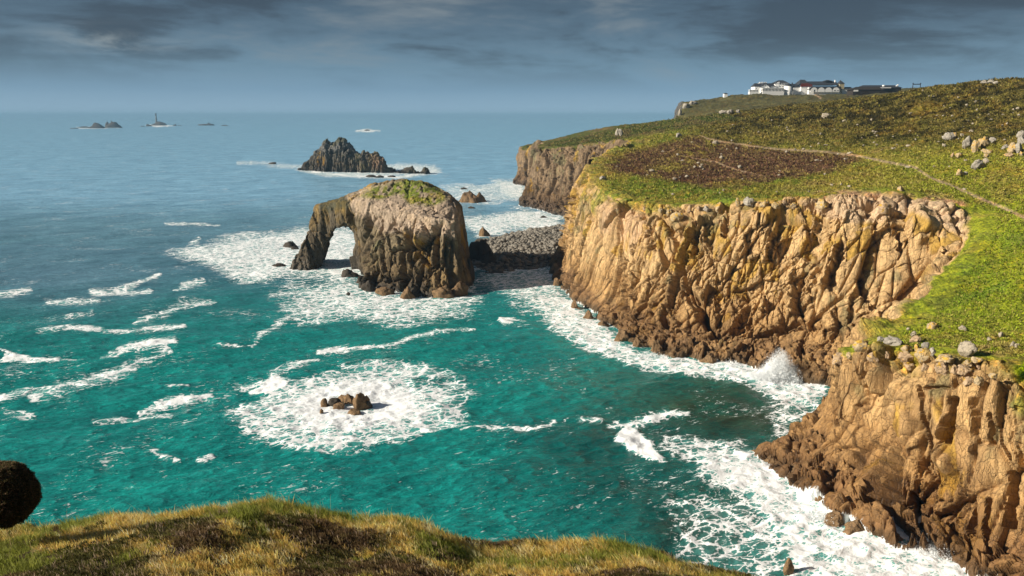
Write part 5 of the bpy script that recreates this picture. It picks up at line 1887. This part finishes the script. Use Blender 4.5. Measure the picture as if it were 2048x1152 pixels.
# crest blocks along the rim of the light cliff
for k_, (px, py, w, h, kd) in enumerate([(1338, 424, 13, 20, 'y'), (1357, 432, 26, 24, 'y'), (1379, 417, 9, 18, 't'), (1398, 416, 12, 10, 't'), (1414, 418, 12, 13, 'g'), (1440, 415, 18, 18, 'y'),
                                         (1476, 405, 12, 16, 'y'), (1499, 404, 20, 18, 'g'), (1530, 408, 18, 14, 'y'), (1552, 410, 22, 12, 'y'), (1567, 406, 12, 10, 't'), (1588, 410, 14, 14, 'y'),
                                         (1610, 406, 16, 12, 't'), (1646, 408, 22, 18, 'y'), (1700, 412, 14, 10, 't'), (1770, 418, 24, 20, 't'), (1800, 432, 14, 10, 'y'), (1235, 420, 12, 10, 'y'), (1290, 418, 10, 8, 't'), (1320, 420, 10, 9, 'y')]):
    LB = ["narrow yellow block", "massive yellow-topped block", "slim upright block", "squat tan block", "round grey block", "sloping yellow block", "yellow-capped pillar head", "rounded greenish-grey block",
          "yellow square block", "wide yellow block", "small tan block", "yellow wedge block", "pale tan block", "lichened overhanging block", "low tan block", "big rounded tan block", "small yellow block", "isolated yellow block", "small tan stone", "yellow knob"]
    where = ["at the left third of the light cliff's rim", "on the light cliff's rim right beside the narrow yellow block", "sticking up at the light cliff's rim left of the triangular face", "on the rim above the triangular face",
             "on the rim at the top of the triangular face", "on the rim right of the triangular face", "on the light cliff's rim, left of the rounded grey one", "on the light cliff's rim at its centre", "on the rim right of the rounded grey block",
             "on the rim above the squared orange columns", "on the rim between two yellow blocks, right of centre", "on the rim above the long smooth slab", "on the rim right of the long smooth slab's wedge",
             "on the rim where the bare sandy ground begins", "in the sandy ground on the eroded rim", "under the eroded rim at the light cliff's right", "on the eroded rim right of the big rounded block",
             "at the rim of the green shoulder on the light cliff's left", "on the rim above the smooth pink face", "on the rim between pink face and columns"]
    boulder(px, py, w, h, kd, LB[k_] + " " + where[k_], "crest blocks of the light cliff", 740 + k_, (k_ * 2.1) % 6.28, 9, .05)
# scattered small stones
rs = np.random.RandomState(9)
n_ = 0
while n_ < 95:
    px, py = rs.uniform(1330, 2048), rs.uniform(190, 345)
    sk = np.interp(px, [1330, 1500, 1700, 1850, 2048], [246, 238, 214, 186, 168])
    if py < sk + 4 or (px < 1450 and rs.rand() < .5) or (py > 300 and rs.rand() < .6):
        continue
    s_ = rs.uniform(2.5, 6.5) * (1 if rs.rand() < .85 else 1.5)
    hth = poly_sdf(np.array([px]), np.array([py]), HEATHER)[0] < 0
    if hth:
        boulder(px, py, s_, s_ * .55, 'p', "small pale stone scattered among the dark heather", "pale stones in the heather", 800 + n_ % 12, rs.uniform(0, 6))
    else:
        boulder(px, py, s_, s_ * rs.uniform(.5, .75), 'p', "small pale stone scattered on the brown upper hillside", "pale stones on the upper hillside", 800 + n_ % 12, rs.uniform(0, 6))
    n_ += 1
for k_ in range(30):
    px, py = rs.uniform(1225, 1700), rs.uniform(278, 395)
    hth = poly_sdf(np.array([px]), np.array([py]), HEATHER)[0] < 0
    if py < np.interp(px, [1225, 1400], [320, 275]):
        continue
    boulder(px, py, rs.uniform(4, 8), rs.uniform(2.5, 4.5), 'p', "small pale stone scattered among the dark heather" if hth else "small pale stone lying in the turf above the light cliff",
            "pale stones in the heather" if hth else "pale stones in the plateau turf", 800 + k_ % 12, rs.uniform(0, 6))
for loc, sc_, seed, mat, lab, grp, rz, pl, sh in SEATS:
    put_rock("boulder", loc, sc_, seed, mat, lab, "boulder", grp, rz, sub=3 if sc_[0] < .55 else 4, planes=pl, sharp=sh * .6, rough=.08)

# ---------------------------------------------------------------- the ground the camera stands on
RIM = [(-400, 1065), (-200, 1062), (0, 1062), (60, 1056), (120, 1058), (200, 1042), (300, 1038), (400, 1026), (470, 1018), (505, 1010), (540, 1006), (600, 1026), (680, 1043), (740, 1056), (800, 1054), (860, 1060), (900, 1072),
       (940, 1086), (1000, 1088), (1060, 1085), (1180, 1092), (1260, 1096), (1300, 1108), (1330, 1112), (1400, 1134), (1480, 1152), (1560, 1180), (1700, 1215), (1900, 1260), (2300, 1330)]
RU, RK = [], []
for px, py in RIM:
    q_ = ray(px, py, 1.0)
    RU.append(q_[0])
    RK.append(HC - q_[2])
DR = 11.0


def fg_z(x, y):
    yy = np.maximum(y, .4)
    k_ = np.interp(x / yy, RU, RK)
    # beyond ~6 m the rim is followed by position, not by direction, nearer it blends to a level stance
    zr = DR * np.interp(x / DR, RU, RK)
    f = np.clip(yy / DR, 0, 1)
    z = -(1.75 + (zr - 1.75) * f ** .85)
    z = z - np.maximum(y - DR, 0) * 1.3 - np.maximum(y - DR - 6, 0) ** 1.2 * .5
    n = fbm(np.stack([np.ravel(x), np.ravel(y)], 1), 1.5, 3, 900).reshape(np.shape(x))
    n2 = fbm(np.stack([np.ravel(x), np.ravel(y)], 1), .5, 3, 901).reshape(np.shape(x))
    return HC + np.maximum(z + (.16 * n + .06 * n2) * sstep(y, .5, 3), -HC - 3)


gx = np.concatenate([np.linspace(-60, -9, 40)[:-1], np.linspace(-9, 10, 380), np.linspace(10, 60, 40)[1:]])
gy = np.concatenate([np.linspace(-40, 3, 30)[:-1], np.linspace(3, 13, 300), np.linspace(13, 70, 60)[1:]])
GX, GY = np.meshgrid(gx, gy)
P = np.stack([GX.ravel(), GY.ravel(), fg_z(GX.ravel(), GY.ravel())], 1)


def fg_kind(x, y):
    """0 = heather, 1 = dry grass, measured on the ground"""
    P2 = np.stack([np.ravel(x), np.ravel(y)], 1)
    a = fbm(P2, 1.9, 3, 910) + .5 * fbm(P2, .7, 3, 911)
    rimness = sstep(y, 9.0, 10.6)
    return np.clip(a * 2.6 + .22 + .75 * rimness - .45 * sstep(y, 7.2, 5.8) + .50, -1, 1.5)


kd = fg_kind(P[:, 0], P[:, 1])
Cg = lerp(np.array([.020, .014, .008]), np.array([.07, .05, .018]), sstep(kd, -.1, .5))
m_soil, t = new_mat("heath_soil")
nn = t.noise(t.pos(), 6, 6, .7)
out(t, finish(t, t.mix(1.0, t.attr('Col', 'Color'), t.ramp(nn, [(.3, (.4, .4, .4)), (.7, (1.5, 1.4, 1.3))]), 'MULTIPLY'), .95, t.bump(nn, .9, .12)).outputs[0])
tag(mesh_obj("foreground_ground", P, grid_faces(len(gy), len(gx)), m_soil, True, cols={"Col": Cg.astype(np.float32)}), None, None, kind="structure")

m_blade, t = new_mat("grass_blades")
ca = t.attr('Col', 'Color')
b1 = finish(t, ca, .7, None, .2)
tl = t.node('ShaderNodeBsdfTranslucent', {'Color': ca})
out(t, t.node('ShaderNodeMixShader', {0: .45, 1: b1.outputs[0], 2: tl.outputs[0]}).outputs[0])


def blades(X, Y, H, W_, C, lean, rs, seg=3, z0=None):
    n = len(X)
    Z = fg_z(X, Y) if z0 is None else z0
    a = rs.uniform(0, 2 * np.pi, n)
    # combed by the wind to the left
    la = rs.normal(2.9, .9, n)
    L = lean * rs.uniform(.3, 1.3, n)
    root = np.stack([X, Y, Z - .02], 1)
    side = np.stack([np.cos(a), np.sin(a), 0 * a], 1)
    ld = np.stack([np.cos(la), np.sin(la), 0 * la], 1)
    V = []
    for s_ in range(seg + 1):
        f = s_ / seg
        c_ = root + np.array([0, 0, 1.]) * (H * f * (1 - .25 * L * f))[:, None] + ld * (H * L * f * f)[:, None]
        w_ = (W_ * (1 - f) ** .7 / 2)[:, None]
        V += [c_ - side * w_, c_ + side * w_]
    V = np.stack(V, 1)
    k_ = 2 * (seg + 1)
    q = np.concatenate([np.arange(n)[:, None] * k_ + np.array([2 * s_, 2 * s_ + 1, 2 * s_ + 3, 2 * s_ + 2])[None] for s_ in range(seg)])
    Cc = np.repeat(C[:, None], k_, 1)
    return V.reshape(-1, 3), q, Cc.reshape(-1, 3)


def scatter(n, rs, ymin=5.4, ymax=12.2):
    y = rs.uniform(ymin ** 2, ymax ** 2, n) ** .5
    x = y * rs.uniform(-.74, .60, n)
    return x, y


def tufts(nc, per, rad, rs, keep, hmin, hmax, width, colf, seg, lift=0.0, out_lean=.7):
    """clumps: every tuft has its own colour, height and lean; its blades spread outwards"""
    x, y = scatter(nc, rs)
    k_ = fg_kind(x, y)
    s_ = rs.rand(nc) < keep(k_)
    x, y, k_ = x[s_], y[s_], k_[s_]
    nc = len(x)
    th = rs.uniform(hmin, hmax, nc) * (.8 + .5 * rs.rand(nc) ** 3)
    tc = colf(x, y, k_, rs)
    th = th * (1 + .55 * sstep(y, 9.3, 10.8))
    a = rs.uniform(0, 2 * np.pi, (nc, per))
    r = rad * np.sqrt(rs.rand(nc, per)) * rs.uniform(.6, 1.5, nc)[:, None]
    bx, by = (x[:, None] + r * np.cos(a)).ravel(), (y[:, None] + r * np.sin(a)).ravel()
    n = len(bx)
    H = (th[:, None] * rs.uniform(.55, 1.15, (nc, per)) * (1 - .35 * r / rad / 1.5)).ravel()
    la = (a + rs.normal(0, .5, (nc, per))).ravel()
    L = (out_lean * r / rad * rs.uniform(.3, 1.2, (nc, per))).ravel()
    Z = fg_z(bx, by)
    lx = L * np.cos(la) - .35 * rs.uniform(.4, 1.3, n)
    ly = L * np.sin(la) + .10
    lz = lift * (1 - (r.ravel() / rad / 1.5) ** 2)
    root = np.stack([bx, by, Z - .02 + lz], 1)
    a2 = rs.uniform(-.9, .9, n)
    side = np.stack([np.cos(a2), np.sin(a2), 0 * a2], 1)
    V = []
    for q_ in range(seg + 1):
        f = q_ / seg
        c_ = root + np.array([0, 0, 1.]) * (H * f * (1 - .22 * f))[:, None] + np.stack([lx, ly, 0 * lx], 1) * (H * f * f)[:, None]
        w_ = (width * rs.uniform(.6, 1.3, n) * (1 - f) ** .6 / 2)[:, None] if q_ == 0 else w0 * (1 - f) ** .6
        if q_ == 0:
            w0 = w_
        V += [c_ - side * w_, c_ + side * w_]
    V = np.stack(V, 1)
    k2 = 2 * (seg + 1)
    q = np.concatenate([np.arange(n)[:, None] * k2 + np.array([2 * s2, 2 * s2 + 1, 2 * s2 + 3, 2 * s2 + 2])[None] for s2 in range(seg)])
    C = np.repeat(tc, per, 0) * rs.uniform(.55, 1.35, n)[:, None]
    Cc = np.repeat(C[:, None], k2, 1)
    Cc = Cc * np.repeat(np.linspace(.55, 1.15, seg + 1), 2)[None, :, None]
    return V.reshape(-1, 3), q, np.clip(Cc.reshape(-1, 3), 0, .95)


def grass_colour(x, y, k_, rs):
    n = len(x)
    P2 = np.stack([x, y], 1)
    g1 = fbm(P2, .9, 3, 921)
    u_ = rs.rand(n)
    C = lerp(np.array([.52, .40, .09]), np.array([.86, .56, .15]), sstep(u_, .1, .45))
    C = lerp(C, np.array([.90, .74, .38]), sstep(u_, .6, .95))
    C = lerp(C, np.array([.23, .28, .04]), sstep(g1 + .45 * (rs.rand(n) - .5), .02, .22) * .9)
    return C * rs.uniform(.8, 1.45, n)[:, None]


def heather_colour(x, y, k_, rs):
    n = len(x)
    b2 = fbm(np.stack([x, y], 1), 1.2, 2, 931)
    u_ = rs.rand(n)
    C = lerp(np.array([.14, .135, .035]), np.array([.20, .125, .06]), sstep(b2 + .4 * (rs.rand(n) - .5), -.1, .25))
    C = lerp(C, np.array([.30, .22, .09]), sstep(u_, .72, .98))
    return C * rs.uniform(.4, 1.4, n)[:, None]


rs = np.random.RandomState(3)
V, q, Cc = tufts(15000, 26, .075, rs, lambda k_: sstep(k_, -.25, .45) * .95 + .04, .07, .16, .010, grass_colour, 3)
o = mesh_obj("dry_grass", V, q, m_blade, False, cols={"Col": Cc.astype(np.float32)})
tag(o, "dry golden and green grass tufts along the edge of the foreground slope", "grass", kind="stuff")
V, q, Cc = tufts(17000, 30, .075, rs, lambda k_: sstep(k_, .55, -.1), .03, .07, .012, heather_colour, 2, .09, .9)
# pale dead seed heads standing in it
V2, q2, C2 = tufts(9000, 3, .05, rs, lambda k_: sstep(k_, .6, 0.), .05, .10, .011, lambda x, y, k_, rs: np.tile(np.array([.62, .46, .32]), (len(x), 1)), 2, .08, .5)
q = np.concatenate([q, q2 + len(V)])
o = mesh_obj("heather", np.concatenate([V, V2]), q, m_blade, False, cols={"Col": np.concatenate([Cc, C2]).astype(np.float32)})
tag(o, "dark brown heather carpeting the near part of the foreground slope", "heather", kind="stuff")
# a few long stalks
rs = np.random.RandomState(8)
x, y = scatter(260, rs, 7.5, 11.4)
V, q, Cc = blades(x, y, rs.uniform(.16, .36, len(x)), np.full(len(x), .005), np.tile(np.array([.75, .58, .28]), (len(x), 1)), .8, rs, 4)
o = mesh_obj("grass_stalk", V, q, m_blade, False, cols={"Col": Cc.astype(np.float32)})
tag(o, "long thin bent stalks standing above the foreground grass", "grass", kind="stuff")

# round dark bush at the left ------------------------------------------------
BP = ray(3, 988, 9.2)
BR = 63 * 9.2 / F / .93
bush = thing("heather_bush", (BP[0], BP[1], BP[2] - BR), "dark round dense bush at the left edge, standing on the foreground grass", "bush")
rs = np.random.RandomState(12)
n = 60000
d = rs.normal(size=(n, 3))
d /= np.linalg.norm(d, axis=1, keepdims=True)
rad = BR * (1 + .16 * fbm(d, .6, 3, 940) + .07 * fbm(d, .12, 2, 941)) * (1 - .12 * rs.rand(n) ** 2) * np.array([1.0]) 
cen = d * rad[:, None] * np.array([1.05, .9, 1.0]) + np.array([0, 0, BR])
dr = d * .6 + rs.normal(size=(n, 3)) * .5
dr /= np.linalg.norm(dr, axis=1, keepdims=True)
sd2 = np.cross(dr, rs.normal(size=(n, 3)))
sd2 /= np.linalg.norm(sd2, axis=1, keepdims=True)
ln, wd = rs.uniform(.012, .034, n)[:, None], .0042
V = np.stack([cen - sd2 * wd, cen + sd2 * wd, cen + dr * ln + sd2 * wd * .4, cen + dr * ln - sd2 * wd * .4], 1).reshape(-1, 3)
C = lerp(np.array([.11, .095, .040]), np.array([.34, .20, .12]), (rs.rand(n) < .20) * 1.0) * rs.uniform(.5, 1.5, n)[:, None]
mesh_obj("foliage", V, np.arange(4 * n).reshape(-1, 4), m_blade, False, bush, cols={"Col": np.repeat(C, 4, 0).astype(np.float32)})
Vc, Fc = ICO[4]
m_core = plain("bush_core", (.008, .006, .004), .95, 8, .4, .1)
mesh_obj("dark_core", Vc * BR * np.array([.98, .84, .93]) + np.array([0, 0, BR]), Fc, m_core, True, bush)  # solid core, near-black to paint the shade inside the bush

# ---------------------------------------------------------------- spray thrown up where waves break on the cliff
def spray(px, py, wpx, hpx, n, seed, label, name="sea_spray", lean=0.0, peak=.5, dz=0.0, D=None):
    rs = np.random.RandomState(seed)
    P0 = Wp(px, py) if D is None else ray(px, py, D)
    m = mpp(P0[1])
    Wm, Hm = wpx * m, hpx * m
    u = rs.uniform(0, 1, n)
    jets = rs.uniform(0, 1, 22)
    jh = rs.uniform(.45, 1.0, 22)
    j = rs.randint(0, 22, n)
    uj = np.where(rs.rand(n) < .75, np.clip(jets[j] + rs.normal(0, .03, n), 0, 1), u)
    env = np.exp(-(np.abs(uj - peak) / .27) ** 1.8) * .85 + .2
    top = Hm * env * np.where(rs.rand(n) < .8, jh[j], 1)
    v = rs.rand(n) ** 1.35
    z = v * top
    spread = 1 + .35 * z / Hm
    x = (uj - .5) * Wm * spread + lean * z + rs.normal(0, .25, n)
    y = rs.normal(0, 1.0 + .5 * z / Hm, n)
    c_ = np.stack([P0[0] + x, P0[1] - .5 + y, z - .3 + dz + (0 if D is None else P0[2])], 1)
    s_ = rs.uniform(.03, .11, n) * (1.5 - v) * m / .11
    tri = rs.normal(size=(n, 3, 3))
    V = c_[:, None] + tri * s_[:, None, None] * np.array([1, 1, 1.5])
    o = mesh_obj(name, V.reshape(-1, 3), np.arange(3 * n).reshape(-1, 3), M_SPRAY, False)
    return tag(o, label, "spray", kind="stuff")


spray(1548, 757, 100, 70, 150000, 1, "tall white plume of spray bursting against the foot of the light cliff", peak=.58)
spray(1460, 730, 80, 14, 5000, 2, "low white spray along the cliff foot left of the tall plume")
spray(1300, 712, 120, 12, 4200, 3, "thin white spray along the middle foot of the light cliff")
spray(1640, 1030, 70, 34, 7000, 4, "white water draining off the ledges of the near promontory")
spray(1870, 1100, 120, 34, 9000, 5, "white surf spray against the right foot of the near promontory")
spray(725, 800, 60, 14, 4000, 6, "white spray breaking behind the rocks in the foam ring")

def spray_core(px, py, wpx, hpx, seed, label):
    """the dense white body of a breaking wave, a mound of torn water"""
    P0 = Wp(px, py)
    m = mpp(P0[1])
    V_, F_ = ICO[5]
    Wm, Hm = wpx * m, hpx * m
    n_ = fbm(V_ * np.array([2.6, 2.6, 1.1]) + seed, .8, 4, 600 + seed)
    up_ = np.clip(V_[:, 2:3], 0, 1)
    V_ = V_ * np.array([Wm / 2, 1.8, Hm]) * (1 - .50 * up_ ** 1.2 * np.array([1, .5, 0])) * (1 + .9 * n_[:, None] * np.array([.5, .5, 1.3]) * (V_[:, 2:3] > -.2))
    V_[:, 0] += .10 * Wm * up_[:, 0]
    V_ = V_ + np.array([P0[0], P0[1], -.3])
    return tag(mesh_obj("breaking_wave", V_, F_, M_SPRAY, True), label, "wave", kind="stuff")


spray_core(1550, 757, 84, 38, 1, "dense white body of the wave bursting at the cliff foot")

# ---------------------------------------------------------------- air
mh, t = new_mat("haze_air")
vol = t.node('ShaderNodeVolumePrincipled', {'Color': (.31, .57, .82, 1), 'Density': .00008, 'Anisotropy': .0})
t.l.new(vol.outputs[0], t.node('ShaderNodeOutputMaterial').inputs['Volume'])
hb = MBx().box((-200000, -2000, -8), (200000, 62000, 106)).build("haze", mh)
tag(hb, "pale sea haze over the whole bay", "haze", kind="stuff")
